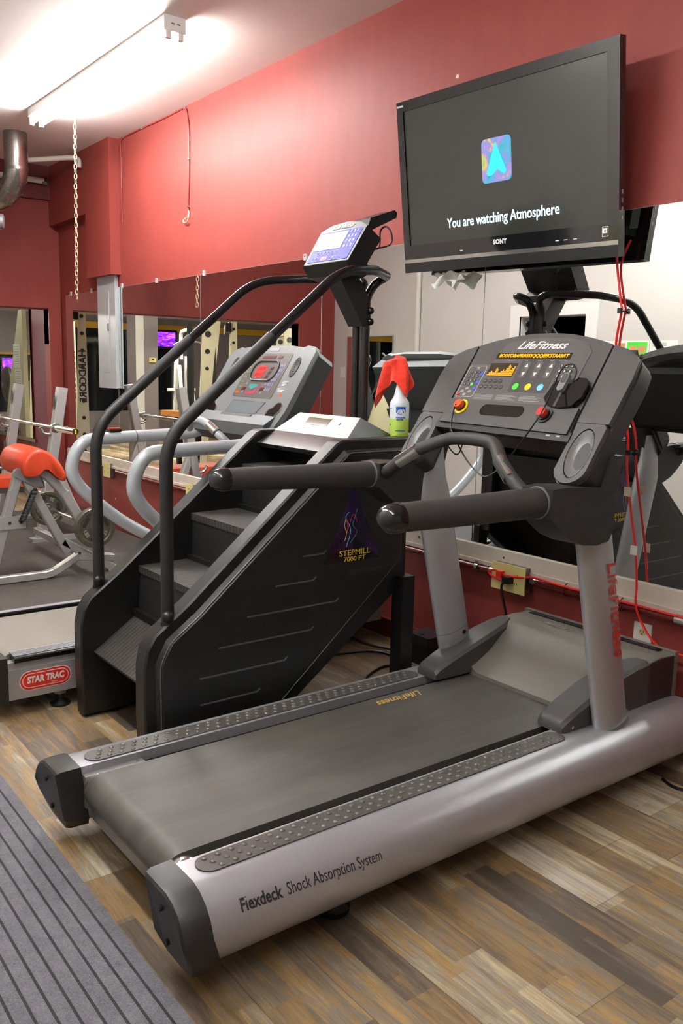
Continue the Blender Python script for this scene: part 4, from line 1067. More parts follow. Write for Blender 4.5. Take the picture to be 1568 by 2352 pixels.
OB('lower_bezel', Q(B(), -Wt, Wt, 0, .044, .003, .006, .002), 'black', tv)
b = B(); put_text(b, 'SONY', .026, TM_, .010, .098, w=.0046, bold=.0012, spacing=1.1); put_text(b, 'BRAVIA', .012, TM_, -.565, .722, w=.0046)
for uu in (-.225, .30, .34, .385): Q(b, uu, uu+.018, .077, .080, .004, .0047)
OB('bezel_print', b, 'ink', tv)
b = B(); Q(b, .517, .545, .076, .112, .004, .0046); b.k = 1; Q(b, .519, .543, .078, .110, .0045, .0050); b.k = 0
Q(b, .522, .540, .088, .106, .0049, .0053); b.k = 1; put_text(b, 'e', .02, TM_, .531, .097, w=.0054)
OB('energy_sticker', b, ['ink', 'inkdark'], tv)
b = Q(B(), -.50, .50, .10, .64, -.075, -.03, .015); OB('back_shell', b, 'black', tv)
b = B().box(-2.95, -2.25, 2.82, 2.899, 2.02, 2.36, .004); OB('wall_bracket', b, 'blackmetal', tv)
b = B()
for k in range(4): Q(b, Wt-.001, Wt+.001, .22-k*.03, .235-k*.03, -.02, -.012)
OB('side_port', b, 'silverd', tv)
b = B()
def crump(u, v): return Vector((-3.05+.20*u, 2.845+.02*math.sin(9*u+4*v), 1.838-.05*v*(1+.35*math.sin(11*u))+.006*math.sin(23*u+7*v)))
b.grid(crump, 16, 6); bmesh.ops.solidify(b.bm, geom=b.bm.faces[:], thickness=.003)
tag(OB('crumpled_tissue', b, 'paper', ang=80), 'crumpled pale tissue wedged under the lower left edge of the television', 'tissue')
# ================================================================ STAIR CLIMBER
XS = -2.935
M['highlightm'] = plain('panel_highlight_tone', rgb(84, 80, 74), .25, spec=.8)  # pale tone for the painted highlight on the black panel edge
sm = thing('stair_climber', (XS, 1.75, 0), 'black stair climber with handrails, "StepMill 7000 PT" on its side panel', 'stair climber')
def panel_outline(i=0.0):
    """side outline (y,z), i = inset"""
    p = [(1.178, .012), (1.172, .20), (1.174, .38), (1.186, .44), (1.215, .487), (1.26, .52), (1.339, .579), (1.968, 1.112), (2.00, 1.125), (2.325, 1.125), (2.335, 1.11), (2.335, .54), (2.30, .505), (1.62, .012)]
    return p
def inset(poly, d):
    n = len(poly); out = []
    A = sum(poly[i][0]*poly[(i+1) % n][1]-poly[(i+1) % n][0]*poly[i][1] for i in range(n)); sgn = 1 if A > 0 else -1
    for i in range(n):
        p0, p1, p2 = Vector(poly[i-1]), Vector(poly[i]), Vector(poly[(i+1) % n])
        e1, e2 = (p1-p0).normalized(), (p2-p1).normalized(); n1 = Vector((-e1.y, e1.x))*sgn; n2 = Vector((-e2.y, e2.x))*sgn
        m = (n1+n2); m = m/max(.3, m.length_squared)*2 if m.length > 1e-6 else n1
        out.append(tuple(p1+m*d))
    return out
for s in (1, -1):
    P = panel_outline(); b = B()
    def lay(poly, dx): return [(XS+s*dx, y, z) for y, z in poly]
    P1 = inset(P, .006); P2 = inset(P, .040); P3 = inset(P, .052); P4 = inset(P, .058)
    b.rings([lay(P1, .252), lay(P, .258), lay(P, .322), lay(P1, .330)], cap=True)
    PS = [(1.178, .012), (1.174, .40), (1.225, .495), (1.345, .580), (1.985, 1.125), (2.335, 1.125), (2.335, .612), (1.62, .012)]
    b.rings([lay(inset(PS, .036), .328), lay(inset(PS, .040), .332), lay(inset(PS, .050), .345), lay(inset(PS, .056), .354)], cap=True)
    b.k = 1
    for y0, y1, z in ((1.37, 1.604, .213), (1.369, 1.723, .310), (1.443, 1.841, .408), (1.56, 1.958, .503), (1.68, 1.849, .600), (1.80, 1.894, .698)):
        b.prism([(y0, z), (y1, z+.001), (y1+.012, z+.012), (y1+.010, z+.016), (y1-.002, z+.006), (y0, z+.005)], 'x', XS+s*.352, XS+s*.3575)
    b.k = 0
    if s > 0:
        for q in ((1.62, .80), (1.34, .567), (1.42, .59)): pass
    sp = OB('side_panel', b, ['blacktex', plain('panel_ridge_lit', rgb(84, 80, 76), .35) if s > 0 else M['black']], sm, ang=24)  # near ridges greyed as if catching light, far ones left black
    P5 = inset(PS, .049); OB('panel_edge_highlight', B().tube([(XS+s*.3475, y, z) for y, z in P5], .0028, 6, closed=True, fillet=.03), 'highlightm', sp, ang=60)  # thin pale tube stands for the highlight along the raised panel's edge
    b = B()
    for y, z in ((1.215, .36), (1.93, 1.055), (1.64, .80), (1.40, .60)):
        b.cyl((XS+s*.331, y+.02, z-.02), (XS+s*.337, y+.02, z-.02), .006, seg=10)
    OB('screw', b, 'steel', sp)
    if s > 0: sp['label'] = 'near side panel with the triangular decal'
    # decal
    b = B(); m = frame_mat((XS+s*.3545, 0, 0), (0, 1 if s > 0 else -1, 0), (0, 0, 1)); k_ = 1 if s > 0 else -1
    plate(b, [(k_*1.895, .652), (k_*2.175, .655), (k_*2.035, .945)][::k_], m, -.001, .0012)
    dc = OB('triangle_decal', b, 'decal', sp)
    b = B(); plate(b, [(k_*2.035, .75), (k_*2.175, .658), (k_*2.03, .655)][::k_], m, .0012, .0015); OB('decal_dark_corner', b, 'blackgloss', dc)
    b = B(); put_text(b, 'STEPMILL', .032, m, k_*2.043, .690, w=.0018, width=.150); put_text(b, '7000 PT', .026, m, k_*2.043, .665, w=.0018, width=.105)
    OB('decal_lettering', b, 'inkyellow', dc)
    for j, (col, pts) in enumerate((('inkred', [(2.0, .82), (2.005, .79), (1.998, .76), (2.03, .84), (2.05, .81)]), ('inkyellow', [(1.997, .83), (1.99, .80), (2.0, .77), (1.992, .74)]), ('teal', [(2.05, .86), (2.04, .83), (2.03, .80), (2.05, .77), (2.02, .73)]), ('cyan', [(2.01, .85), (1.995, .83), (2.02, .78), (2.0, .715)]))):
        b = B().tube(catmull([m @ Vector((k_*y, z, .0022)) for y, z in pts], 5), .0010, 5); OB('decal_squiggle', b, col, dc)
    b = B(); put_text(b, 'StairMaster', .032, m, k_*2.09, .612, w=.001, shear=.3, width=.17, bold=.0008); OB('embossed_script', b, plain('embossed_black', rgb(46, 45, 44), .3), sp)
# steps and risers: lowest tread is tipped by the moving chain
X0, X1 = XS-.250, XS+.250
n = N('ribbed_tread'); v = n.obj(); sxyz = n.new('ShaderNodeSeparateXYZ'); n.link(v, sxyz.inputs[0])
st = n.math('FRACT', n.math('MULTIPLY', sxyz.outputs[0], 42)); rb = n.math('LESS_THAN', n.math('ABSOLUTE', n.math('SUBTRACT', st, .5)), .2)
wv = n.noise(v, 12, 5, .7); b0 = n.ramp(wv, [(.3, rgb(18, 17, 17)), (.72, rgb(54, 51, 49))])
b0 = n.mix(n.math('MULTIPLY', rb, .45), b0, rgb(88, 82, 77)); n.base(b0); n.bump(rb, .8, .003); M['tread'] = n.set(rough=.5)
for y0, z0, y1, z1 in ((1.223, .271, 1.408, .398), (1.418, .595, 1.656, .599), (1.653, .790, 1.895, .793), (1.898, .983, 2.14, .986), (2.13, 1.02, 2.25, 1.02)):
    d = Vector((0, y1-y0, z1-z0)).normalized(); nrm = Vector((0, -d.z, d.y)); a = Vector((0, y0, z0)); c = Vector((0, y1, z1)); t_ = nrm*-.028
    if (y1-y0) < .13: continue
    b = B(); b.rings([[(X0, p.y, p.z), (X1, p.y, p.z)][::1]+[(X1, p.y+t_.y, p.z+t_.z), (X0, p.y+t_.y, p.z+t_.z)] for p in (a, c)])
    OB('tread', b, 'tread', sm, loc=(XS, y0, z0))
for y0, z0, y1, z1 in ((1.412, .405, 1.425, .572), (1.655, .602, 1.660, .765), (1.897, .796, 1.903, .958), (2.14, .99, 2.145, 1.08)):
    b = B().prism([(y0, z0), (y1, z1), (y1+.02, z1), (y0+.02, z0)], 'x', X0, X1)
    OB('riser', b, 'blackworn', sm)
    b = B().box(X0, X1, y0-.022, y0+.004, z0-.008, z0+.016, .006)
    OB('tread_hinge', b, 'black', sm)
OB('inner_frame', B().prism([(1.45, .14), (1.45, .38), (2.18, .96), (2.28, .96), (2.28, .62), (1.75, .14)], 'x', X0+.002, X1-.002), 'black', sm)
# hood
hd = OB('hood', B().prism([(1.972, 1.072), (2.066, 1.1225), (2.36, 1.1225), (2.40, 1.11), (2.40, 1.09), (2.0, 1.05)], 'x', XS-.262, XS+.262, .004), 'hood', sm)
R = []
for y, z, wd_ in ((2.066, 1.1225, .262), (2.168, 1.200, .214), (2.345, 1.1225, .216)): R.append((y, z, wd_))
b = B(); vs = []
for y, z, wd_ in R: vs += [(XS-wd_, y, z), (XS+wd_, y, z)]
b.poly(vs, [(0, 1, 3, 2), (2, 3, 5, 4), (0, 2, 4), (1, 5, 3), (0, 4, 5, 1)])
hc = OB('hood_top', b, 'hood', sm, ang=10)
HM = frame_mat((XS, 2.066, 1.1225), (1, 0, 0), (0, .102, .0775))
b = B(); plate(b, [(-.100, .058), (.060, .058), (.050, .110), (-.112, .112)], HM, 0, .001); b.k = 1; plate(b, [(-.110, .104), (.051, .102), (.050, .110), (-.112, .112)], HM, .001, .0015)
OB('warning_label', b, [plain('label_grey', rgb(150, 146, 138), .4), M['inkyellow']], hc)
b = B(); plate(b, oval(.128, .080, .006, .006), HM, 0, .002); OB('screw', b, 'inkdark', hc)
OB('front_tray', B().box(XS-.33, XS+.31, 2.33, 2.42, 1.09, 1.1225, .006), 'blacktex', sm)
for s in (1, -1):
    OB('front_leg', B().box(XS+s*.335-.03, XS+s*.335+.005*s+.03, 2.285, 2.35, .0, .56, .004), 'black', sm)
    OB('foot', B().cyl((XS+s*.29, 1.32, 0), (XS+s*.29, 1.32, .014), .026, seg=18).cyl((XS+s*.29, 1.32, .012), (XS+s*.29, 1.32, .05), .01), 'black', sm)
# handrails
for s in (1, -1):
    p = [(XS+s*.305, 1.273, .495), (XS+s*.305, 1.273, 1.150), (XS+s*.310, 1.985, 1.752), (XS+s*.255, 2.19, 1.772), (XS+s*.100, 2.385, 1.775), (XS+s*.035, 2.375, 1.755), (XS+s*.030, 2.33, 1.69), (XS+s*.030, 2.33, 1.09)]
    q = fil(p[:4], .10, 9)+fil([tuple(Vector(p[3]).lerp(Vector(p[4]), .05))]+p[4:], .05, 9)
    OB('handrail', B().tube(q, .0185, 18), 'blackmetal', sm)
    a, c = Vector(p[1]), Vector(p[2]); k1 = a.lerp(c, .58)
    lo = fil([p[0], p[1], tuple(k1)], .10, 9)
    sl = OB('rail_sleeve', B().tube(lo[0:1]+[Vector(p[0]).lerp(Vector(p[1]), .1)]+lo[1:], .0222, 18), 'sleeve', sm)
    OB('knob', B().ball((XS+s*.305+.022, 1.262, .548), .020, seg=16).cyl((XS+s*.305, 1.262, .548), (XS+s*.305+.02, 1.262, .548), .009), 'black', sm)
    OB('rail_socket', B().tube([(XS+s*.305, 1.273, .50), (XS+s*.305, 1.273, .525)], .025, 18), 'blackworn', sm)
for z in (1.59, 1.635):
    for s in (1, -1): OB('post_bolt', B().ball((XS+s*.052, 2.338, z), .015, seg=12), 'blackmetal', sm)
OB('console_bracket', B().prism([(2.14, 1.815), (2.235, 1.825), (2.335, 1.68), (2.345, 1.575), (2.30, 1.570)], 'x', XS-.050, XS+.048, .006), 'black', sm)
# console
V4 = Vector((0, .099, .155)).normalized(); SMm = frame_mat((XS, 2.137, 1.817), (1, 0, 0), V4)
def S_(b, poly, w0, w1, bev=0.0, seg=2): b.prism(poly, 'z', w0, w1, bev=bev, seg=seg, mat=SMm); return b
sc_ = OB('console', S_(B(), [(-.152, -.002), (.150, -.004), (.156, .165), (.10, .190), (0, .205), (-.10, .196), (-.158, .170)], -.085, 0, .012, 3), 'black', sm)
OB('console_chin', B().prism([(2.128, 1.812), (2.16, 1.765), (2.215, 1.752), (2.26, 1.78), (2.20, 1.85)], 'x', XS-.150, XS+.148, .012, 3), 'black', sc_)
kp = OB('keypad', S_(B(), rrect(-.140, .136, .008, .160, .006, 3), 0, .0012), 'blue', sc_)
OB('display', S_(B(), rrect(-.132, .050, .066, .152, .004, 3), .0012, .0024), 'lcd', kp)
b = B()
for i in range(3):
    for j in range(4): put_text(b, str((i+1+3*j) % 10), .019, SMm, .070+i*.022, .146-j*.024, w=.0018, bold=.0006)
OB('number_print', b, 'ink', kp)
b = B()
for i in range(6): b.tube([SMm @ Vector((u_, v_, .0018)) for u_, v_ in oval(-.082+i*.024, .048, .0095, .0085, 14)], .0010, 5, closed=True)
for uu in (-.098, -.076, .022, .046): b.tube([SMm @ Vector((u_, v_, .0018)) for u_, v_ in oval(uu, .020, .0095, .0085, 14)], .0010, 5, closed=True)
OB('key_ring', b, 'ink', kp)
b = S_(B(), rrect(-.050, -.005, .012, .029, .008, 4), .001, .0022); b.k = 1
put_text(b, 'STOP', .012, SMm, -.0275, .0205, w=.0026)
OB('stop_key', b, ['redbtn', 'ink'], kp)
b = B(); put_text(b, 'StairMaster', .030, SMm, -.01, .180, w=.0008, shear=.3, width=.15, bold=.0008); OB('embossed_script', b, 'inkgrey', sc_)
OB('reading_rack', B().prism([(2.25, 1.96), (2.26, 1.99), (2.385, 2.035), (2.40, 2.025), (2.395, 2.005), (2.27, 1.945)], 'x', XS+.03, XS+.132, .006), 'black', sm)
OB('wire_holder', B().tube(catmull([(XS+.05, 2.24, 1.87), (XS+.09, 2.29, 1.875), (XS+.105, 2.33, 1.885), (XS+.105, 2.335, 1.95), (XS+.13, 2.345, 1.965), (XS+.150, 2.355, 1.94), (XS+.147, 2.355, 1.897), (XS+.10, 2.32, 1.88), (XS+.05, 2.25, 1.868)], 5), .0035, 8), 'black', sm)

# ---- spray bottle and cloth on the tray
bx, by, bz = -2.708, 2.362, 1.1226
sb = thing('spray_bottle', (bx, by, bz), 'translucent spray bottle with yellow-green liquid and blue "zep" print on the stair climber', 'spray bottle')
def lathe(prof, cx, cy_, cz_, seg=32):
    return [[(cx+r*math.cos(2*PI*i/seg), cy_+r*math.sin(2*PI*i/seg), cz_+z) for i in range(seg)] for r, z in prof]
k = .0405
OB('liquid', B().rings(lathe([(k*.93, 0), (k, .004), (k*1.0, .072)], bx, by, bz)), 'liquid', sb, ang=50)
OB('bottle_body', B().rings(lathe([(k, .0722), (k*1.0, .125), (k*.97, .138), (k*.80, .150), (k*.62, .162), (k*.48, .185), (k*.36, .21), (k*.36, .222)], bx, by, bz)), 'bottle', sb, ang=50)
OB('sprayer_head', B().rings(lathe([(k*.42, .220), (k*.42, .243), (k*.3, .247)], bx, by, bz)).prism([(by-.012, bz+.245), (by+.012, bz+.245), (by+.014, bz+.285), (by-.014, bz+.285)], 'x', bx-.045, bx+.03, .005), 'yellow', sb)
def wrap(txt, size, z, a0, width=None, mat_='bluebtn', **kw):
    me = text_mesh(txt, size, extrude=.0002, **kw); xs_ = [q.co.x for q in me.vertices]; kk_ = width/(max(xs_)-min(xs_)) if width else 1
    for q in me.vertices:
        a = a0+q.co.x*kk_/k; q.co = Vector((bx+(k+.0006+q.co.z)*math.cos(a), by+(k+.0006+q.co.z)*math.sin(a), bz+z+q.co.y))
    b = B(); b.add(me, Matrix.Identity(4)); return b
A0 = math.radians(-52)+.35
def band(z0, z1, a0, a1, r=.0003, lower=None):
    b = B(); n_ = 18; R_ = []
    for i in range(n_+1):
        a = a0+(a1-a0)*i/n_; zz = z0 if lower is None else z0+lower*(2*(i/n_)-1)**2
        R_.append([(bx+(k+r+e)*math.cos(a), by+(k+r+e)*math.sin(a), bz+z) for z, e in ((zz, 0), (z1, 0), (z1, .0003), (zz, .0003))])
    return b.rings(R_)
M['zblue'] = plain('label_blue', rgb(24, 92, 190), .35)
OB('label_shield', band(.088, .122, A0-.50, A0+.50, lower=.012), 'zblue', sb)
OB('label_brand', wrap('zep', .040, .104, A0, .034, bold=.0014), 'ink', sb)
OB('label_text', wrap('PROFESSIONAL', .008, .078, A0, .04, bold=.0003), 'zblue', sb)
OB('label_text', wrap('SPRAYER', .008, .069, A0-.1, .028, bold=.0003), 'zblue', sb)
OB('label_text', wrap('- - - - - - -', .006, .060, A0, .036), 'zblue', sb)
OB('label_band', band(.022, .026, A0-.5, A0+.5), 'zblue', sb)
OB('label_band', band(.045, .052, A0-1.35, A0-1.12), 'zblue', sb); OB('label_band', band(.112, .114, A0-1.5, A0-1.05), 'zblue', sb)
# cloth draped over the sprayer head
NU, NV = 84, 36
def drape(u, v):
    """square cloth thrown over the sprayer head: long tails to the left and the right-back, a short apron in front"""
    a = 2*PI*u
    def lobe(c, w, h): return h*max(0, math.cos((a-math.radians(c))/1))**w
    ln = .074+lobe(215, 4, .150)+lobe(10, 3, .120)+lobe(285, 3, .045)+lobe(110, 3, .03)
    d = v*ln; top = bz+.318
    if d < .034: r = d*1.1; z = top-.009*(d/.034)**2
    else: r = .0374+.22*(d-.034)*(.5+.3*math.cos(2*(a-math.radians(200)))); z = top-.009-(d-.034)*.98
    t = min(1, d/.06)
    fold = 1+(.26*math.sin(4*a+.8+3*v)+.12*math.sin(7*a+2.1))*t
    return Vector((bx-.036+r*1.35*fold*math.cos(a), by+r*1.0*fold*math.sin(a), z+.010*math.sin(a+.6)+.004*math.sin(5*a)*t))
b = B(); R_ = [[drape(i/NU, max(.02, j/NV)) for i in range(NU)] for j in range(NV+1)]
b.rings(R_, cap=False); b.bm.faces.new([v for v in list(b.bm.verts)[:NU]])
bmesh.ops.recalc_face_normals(b.bm, faces=b.bm.faces); bmesh.ops.solidify(b.bm, geom=b.bm.faces[:], thickness=-.0022)
tag(OB('cleaning_cloth', b, 'cloth', ang=85), 'bright red microfibre cloth draped over the spray bottle', 'cloth')

# ================================================================ FAR TREADMILL (behind the stair climber)
XD = -3.70
st = thing('treadmill', (XD, 1.85, 0), 'light grey treadmill behind the stair climber, red "STAR TRAC" badge on its side', 'treadmill')
for s in (1, -1):
    b = B()
    b.prism([(XD+s*.285, .222), (XD+s*.285, .252), (XD+s*.337, .247), (XD+s*.348, .238), (XD+s*.348, .222)], 'y', .965, 2.35)
    b.k = 1
    for i in range(5): b.box(XD+s*(.292+i*.0105)-.0032, XD+s*(.292+i*.0105)+.0032, .966, 2.3, .2475-i*.0004, .2540-i*.001, .0015)
    rl = OB('foot_rail', b, ['blackmetal', 'ribm'], st)
    sd_ = OB('side_cover', B().box(XD+s*.300, XD+s*.347, .935, 2.62, .072, .196, .006).box(XD+s*.30, XD+s*.340, .935, 2.5, .190, .224, .004), 'silver', st)
    OB('end_cap', B().box(XD+s*.320-.05, XD+s*.320+.035, .885, .937, .060, .250, .010), 'charcoald', st)
    if s > 0:
        m = frame_mat((XD+.3472, 1.085, .140), (0, 1, 0), (0, 0, 1))
        b = B(); plate(b, rrect(-.104, .104, -.040, .040, .040, 10), m, 0, .0008); bd = OB('badge', b, 'ink', sd_)
        b = B(); plate(b, rrect(-.101, .101, -.0375, .0375, .0375, 10), m, .0008, .0012); OB('badge_field', b, 'redbtn', bd)
        b = B(); plate(b, rrect(-.093, .093, -.0295, .0295, .0295, 10), m, .0012, .0016); OB('badge_line', b, 'ink', bd)
        b = B(); plate(b, rrect(-.090, .090, -.0265, .0265, .0265, 10), m, .0016, .0020); OB('badge_field', b, 'redbtn', bd)
        b = B(); put_text(b, 'STAR TRAC', .036, m, 0, .002, w=.0023, width=.150, bold=.0016, shear=.1); put_text(b, '>>>>', .010, m, .035, -.021, w=.0023)
        OB('badge_lettering', b, 'ink', bd)
    OB('foot', B().loft([((XD+s*.305, 1.155, 0), .040), ((XD+s*.305, 1.155, .010), .042), ((XD+s*.305, 1.155, .022), .022), ((XD+s*.305, 1.155, .03), .012), ((XD+s*.305, 1.155, .08), .012)], 20), 'black', st)
    OB('foot_nut', B().cyl((XD+s*.305, 1.155, .05), (XD+s*.305, 1.155, .075), .026, seg=6), 'silverd', st)
OB('running_belt', B().prism(belt_prof(.985, 2.30, .240, .045), 'x', XD-.262, XD+.262), 'beltgrey', st)
OB('deck', B().box(XD-.299, XD+.299, 1.0, 2.4, .10, .222), 'black', st)
OB('end_bar', B().box(XD-.30, XD+.30, .905, .94, .06, .18, .006), 'charcoald', st)
OB('motor_cover', B().prism([(2.28, .10), (2.28, .262), (2.45, .32), (2.70, .33), (2.80, .30), (2.84, .24), (2.84, .10)], 'x', XD-.36, XD+.35, .02, 3), plain('treadmill_cover_pale', rgb(150, 150, 142), .5), st)
for s in (1, -1):
    x = XD+s*.355
    p = [(x, 2.42, .25), (x, 1.86, .53), (x, 1.60, .715), (x, 1.475, .87), (x, 1.53, 1.015), (x, 1.70, 1.035), (x, 2.00, 1.045), (XD+s*.33, 2.13, 1.06), (XD+s*.31, 2.22, 1.13)]
    OB('handrail', B().tube(catmull(p, 7), .0300, 22), 'tubegrey', st)
    OB('rail_seam', B().tube([(x, 1.797, 1.0385), (x, 1.800, 1.0387)], .0306, 22), 'stgd', st)
b = B().box(XD-.355-.018, XD-.355+.018, 1.66, 1.72, 1.066, 1.078, .002); b.k = 1; b.box(XD-.355-.016, XD-.355+.016, 1.662, 1.718, 1.0785, 1.084, .002)
tag(OB('door_remote', b, ['black', 'redvinyl']), 'small black and red gadget lying on the far grey treadmill rail', 'gadget')
V5 = Vector((0, .17, .277)).normalized(); DM = frame_mat((XD, 2.215, 1.22), (1, 0, 0), V5)
def D_(b, poly, w0, w1, bev=0.0, seg=2): b.prism(poly, 'z', w0, w1, bev=bev, seg=seg, mat=DM); return b
dcn = OB('console', D_(B(), [(-.385, -.075), (-.30, -.12), (-.10, -.105), (.10, -.105), (.27, -.150), (.36, -.12), (.385, -.03), (.385, .29), (.365, .318), (.30, .326), (.27, .316), (.15, .328), (-.15, .328), (-.27, .316), (-.30, .322), (-.365, .300), (-.385, .27)], -.025, 0, .010, 3), 'stg', st)
OB('console_back', D_(B(), [(-.375, -.10), (-.28, -.145), (.28, -.165), (.372, -.13), (.392, -.03), (.392, .28), (.37, .305), (-.37, .29), (-.38, .2)], -.115, -.022, .02, 3), 'stgd', st)
OB('console_belly', B().prism([(2.12, 1.13), (2.10, 1.075), (2.16, 1.03), (2.30, 1.02), (2.36, 1.16), (2.20, 1.18)], 'x', XD-.35, XD+.33, .02, 3), 'stgd', st)
kp2 = OB('keypad', D_(B(), rrect(-.145, .215, .030, .282, .012, 4), 0, .0015), 'stpanel', dcn)
ovl = rrect(-.075, .150, .125, .235, .05, 8)
OB('display_ring', B().tube([DM @ Vector((x, y, .003)) for x, y in ovl], .005, 8, closed=True), 'inkdark', kp2)
rd = OB('led_display', D_(B(), [(-.045, .144), (.040, .144), (.050, .208), (-.035, .208)], .0015, .0028), 'redled', kp2)
b = D_(B(), [(-.045, .172), (.045, .172), (.045, .176), (-.045, .176)], .0028, .0033)
put_text(b, 'STAR', .026, DM, .003, .192, w=.0032, bold=.0006, width=.07); put_text(b, 'TRAC', .026, DM, -.003, .158, w=.0032, bold=.0006, width=.07)
OB('led_text', b, plain('led_text_dark', rgb(150, 6, 8), .4), kp2)
b = B()
for j in range(3): D_(b, [(.068+j*-.006+.012, .186-j*.024), (.106+j*-.006, .186-j*.024), (.110+j*-.006, .203-j*.024), (.074+j*-.006+.012, .203-j*.024)], .0015, .0026)
D_(b, [(-.04, .250), (.075, .250), (.080, .266), (-.035, .266)], .0015, .0026); D_(b, [(.10, .250), (.135, .250), (.14, .266), (.105, .266)], .0015, .0026)
D_(b, [(-.09, .068), (-.055, .068), (-.050, .086), (-.085, .086)], .0015, .0026); D_(b, [(.075, .068), (.11, .068), (.115, .086), (.08, .086)], .0015, .0026)
OB('led_window', b, 'reddim', kp2)
b = B()
for j in range(6):
    for i in range(3): D_(b, [(.150+i*.017-j*.006, .205-j*.027), (.163+i*.017-j*.006, .205-j*.027), (.165+i*.017-j*.006, .222-j*.027), (.152+i*.017-j*.006, .222-j*.027)], .0015, .0024)
for uu, vv in ((-.07, .10), (-.075, .052), (.10, .10), (.095, .052)): D_(b, [(uu, vv), (uu+.014, vv), (uu+.014, vv+.012), (uu, vv+.012)], .0015, .0024)
OB('lilac_key', b, 'lilac', kp2)
b = B()
for j in range(6): D_(b, [(-.128, .085+j*.028), (-.098, .085+j*.028), (-.096, .090+j*.028), (-.126, .090+j*.028)], .0015, .0024)
OB('program_mark', b, 'olive', kp2)
OB('incline_print', D_(B(), [(-.035, .088), (-.030, .106), (.02, .104), (.06, .100), (.05, .088), (.0, .074)], .0015, .0024), 'teal', kp2)
OB('speed_print', D_(B(), [(-.04, .058), (-.04, .048), (0, .044), (.045, .05), (.068, .104), (.05, .098), (.02, .066)], .0015, .0024), 'magenta', kp2)
OB('stop_key', D_(B(), rrect(-.130, -.095, .048, .062, .006, 3), .0015, .003), 'orangebtn', kp2)
for s in (1, -1):
    c_ = s*.283
    OB('speaker', D_(B(), oval(c_, .205, .030, .056), -.004, .0012), 'black', dcn)
    b = B()
    for k_ in range(1, 6): b.tube([DM @ Vector((x, y, .0025)) for x, y in oval(c_, .205, .0052*k_, .0100*k_)], .0011, 5, closed=True)
    OB('speaker_grille', b, 'silverd', dcn)
    cup = [(.235, -.085), (.215, -.098), (.240, -.108), (.275, -.106), (.31, -.088), (.325, -.050), (.345, -.030), (.345, -.005), (.325, .012), (.295, .010), (.275, -.015), (.245, -.030), (.235, -.055)]
    cup = [(s*a, c) for a, c in cup]
    OB('cup_holder', D_(B(), cup, -.004, .0015), 'blackgloss', dcn)
    OB('cup_rim', B().tube([DM @ Vector((x, y, .002)) for x, y in cup], .0030, 6, closed=True, fillet=.008), 'steel', dcn)
OB('centre_tray', D_(B(), [(-.15, -.088), (.13, -.088), (.19, .008), (-.11, .012)], 0, .0015), 'stgd', dcn)
OB('tray_pocket', D_(B(), [(-.135, -.06), (.15, -.058), (.185, .005), (-.105, .008)], .0015, .0022), plain('pocket_dark', rgb(96, 100, 104), .5), dcn)
b = D_(B(), [(-.15, -.095), (.125, -.095), (.14, -.068), (-.14, -.066)], 0, .012, .003); OB('tray_lip', b, 'stg', dcn)
b = D_(B(), rrect(-.02, .07, .297, .314, .004, 3), 0, .0014); OB('name_plate', b, 'inkgrey', dcn)
b = B()
for j in range(4): D_(b, [(.245, .125-j*.007), (.290-j*.006, .125-j*.007), (.290-j*.006, .128-j*.007), (.245, .128-j*.007)], 0, .0012)
for j in range(3): D_(b, [(.235, .085-j*.007), (.295-j*.006, .085-j*.007), (.295-j*.006, .088-j*.007), (.235, .088-j*.007)], 0, .0012)
for j in range(3): D_(b, [(-.33, .07-j*.007), (-.27-j*.006, .07-j*.007), (-.27-j*.006, .073-j*.007), (-.33, .073-j*.007)], 0, .0012)
OB('fine_print', b, 'ink', dcn)
OB('warning_mark', D_(B(), rrect(.27, .29, .045, .060, .003, 2), 0, .0013).prism([(-.34, .10), (-.315, .10), (-.315, .106), (-.34, .106)], 'z', 0, .0013, mat=DM), 'orangebtn', dcn)
p = [(XD-.20, 2.02, 1.085), (XD-.12, 1.985, 1.135), (XD+.02, 1.985, 1.135), (XD+.12, 2.01, 1.07), (XD+.14, 2.06, 1.02)]
hb2 = OB('handlebar', B().tube(fil(p, .05), .019, 18), 'tubegrey', st)
OB('pulse_sensor', B().tube([(XD+.045, 1.9915, 1.1185), (XD+.098, 2.0045, 1.0855)], .0202, 18), 'steel', hb2)
OB('sensor_collar', B().tube([(XD+.100, 2.005, 1.0845), (XD+.106, 2.0065, 1.081)], .0215, 18), 'black', hb2)
# ================================================================ BENCH PRESS RACK
wb = thing('weight_bench', (-7.26, 2.2, 0), 'silver weight bench rack with a long red pad in the far corner, holding the barbell', 'weight bench')
for x in (-6.73, -7.80):
    up_ = OB('upright', B().rtube([(x, 2.18, .03), (x, 2.385, 1.205)], .075, .075, up=(1, 0, 0)), 'framegrey', wb)
    b = B()
    for z in (1.06, .62): 
        yy = 2.18+.205*(z-.03)/1.175; b.box(x-.015, x+.015, yy-.043, yy-.036, z-.16, z+.09, .002)
    OB('wear_strip', b, 'stgd', up_)
    b = B()
    for z in (.87, .50):
        yy = 2.18+.205*(z-.03)/1.175
        b.tube([(x, yy-.03, z-.03), (x, yy-.10, z-.02), (x, yy-.125, z+.03)], .013, 10, .02)
    OB('bar_hook', b, 'steel', up_)
    OB('rear_strut', B().rtube([(x, 2.29, .66), (x, 2.53, .03)], .06, .06, up=(1, 0, 0)), 'framegrey', wb)
    OB('foot_plate', B().box(x-.05, x+.05, 2.10, 2.62, .008, .035, .004), 'framegrey', wb)
OB('crossbar', B().rtube([(-7.8, 2.24, .36), (-6.73, 2.24, .36)], .06, .06).rtube([(-7.8, 2.48, .12), (-6.73, 2.48, .12)], .06, .06), 'framegrey', wb)
OB('bench_pad', B().box(-7.42, -7.10, 1.15, 2.53, .395, .47, .03, 3), 'orange', wb)
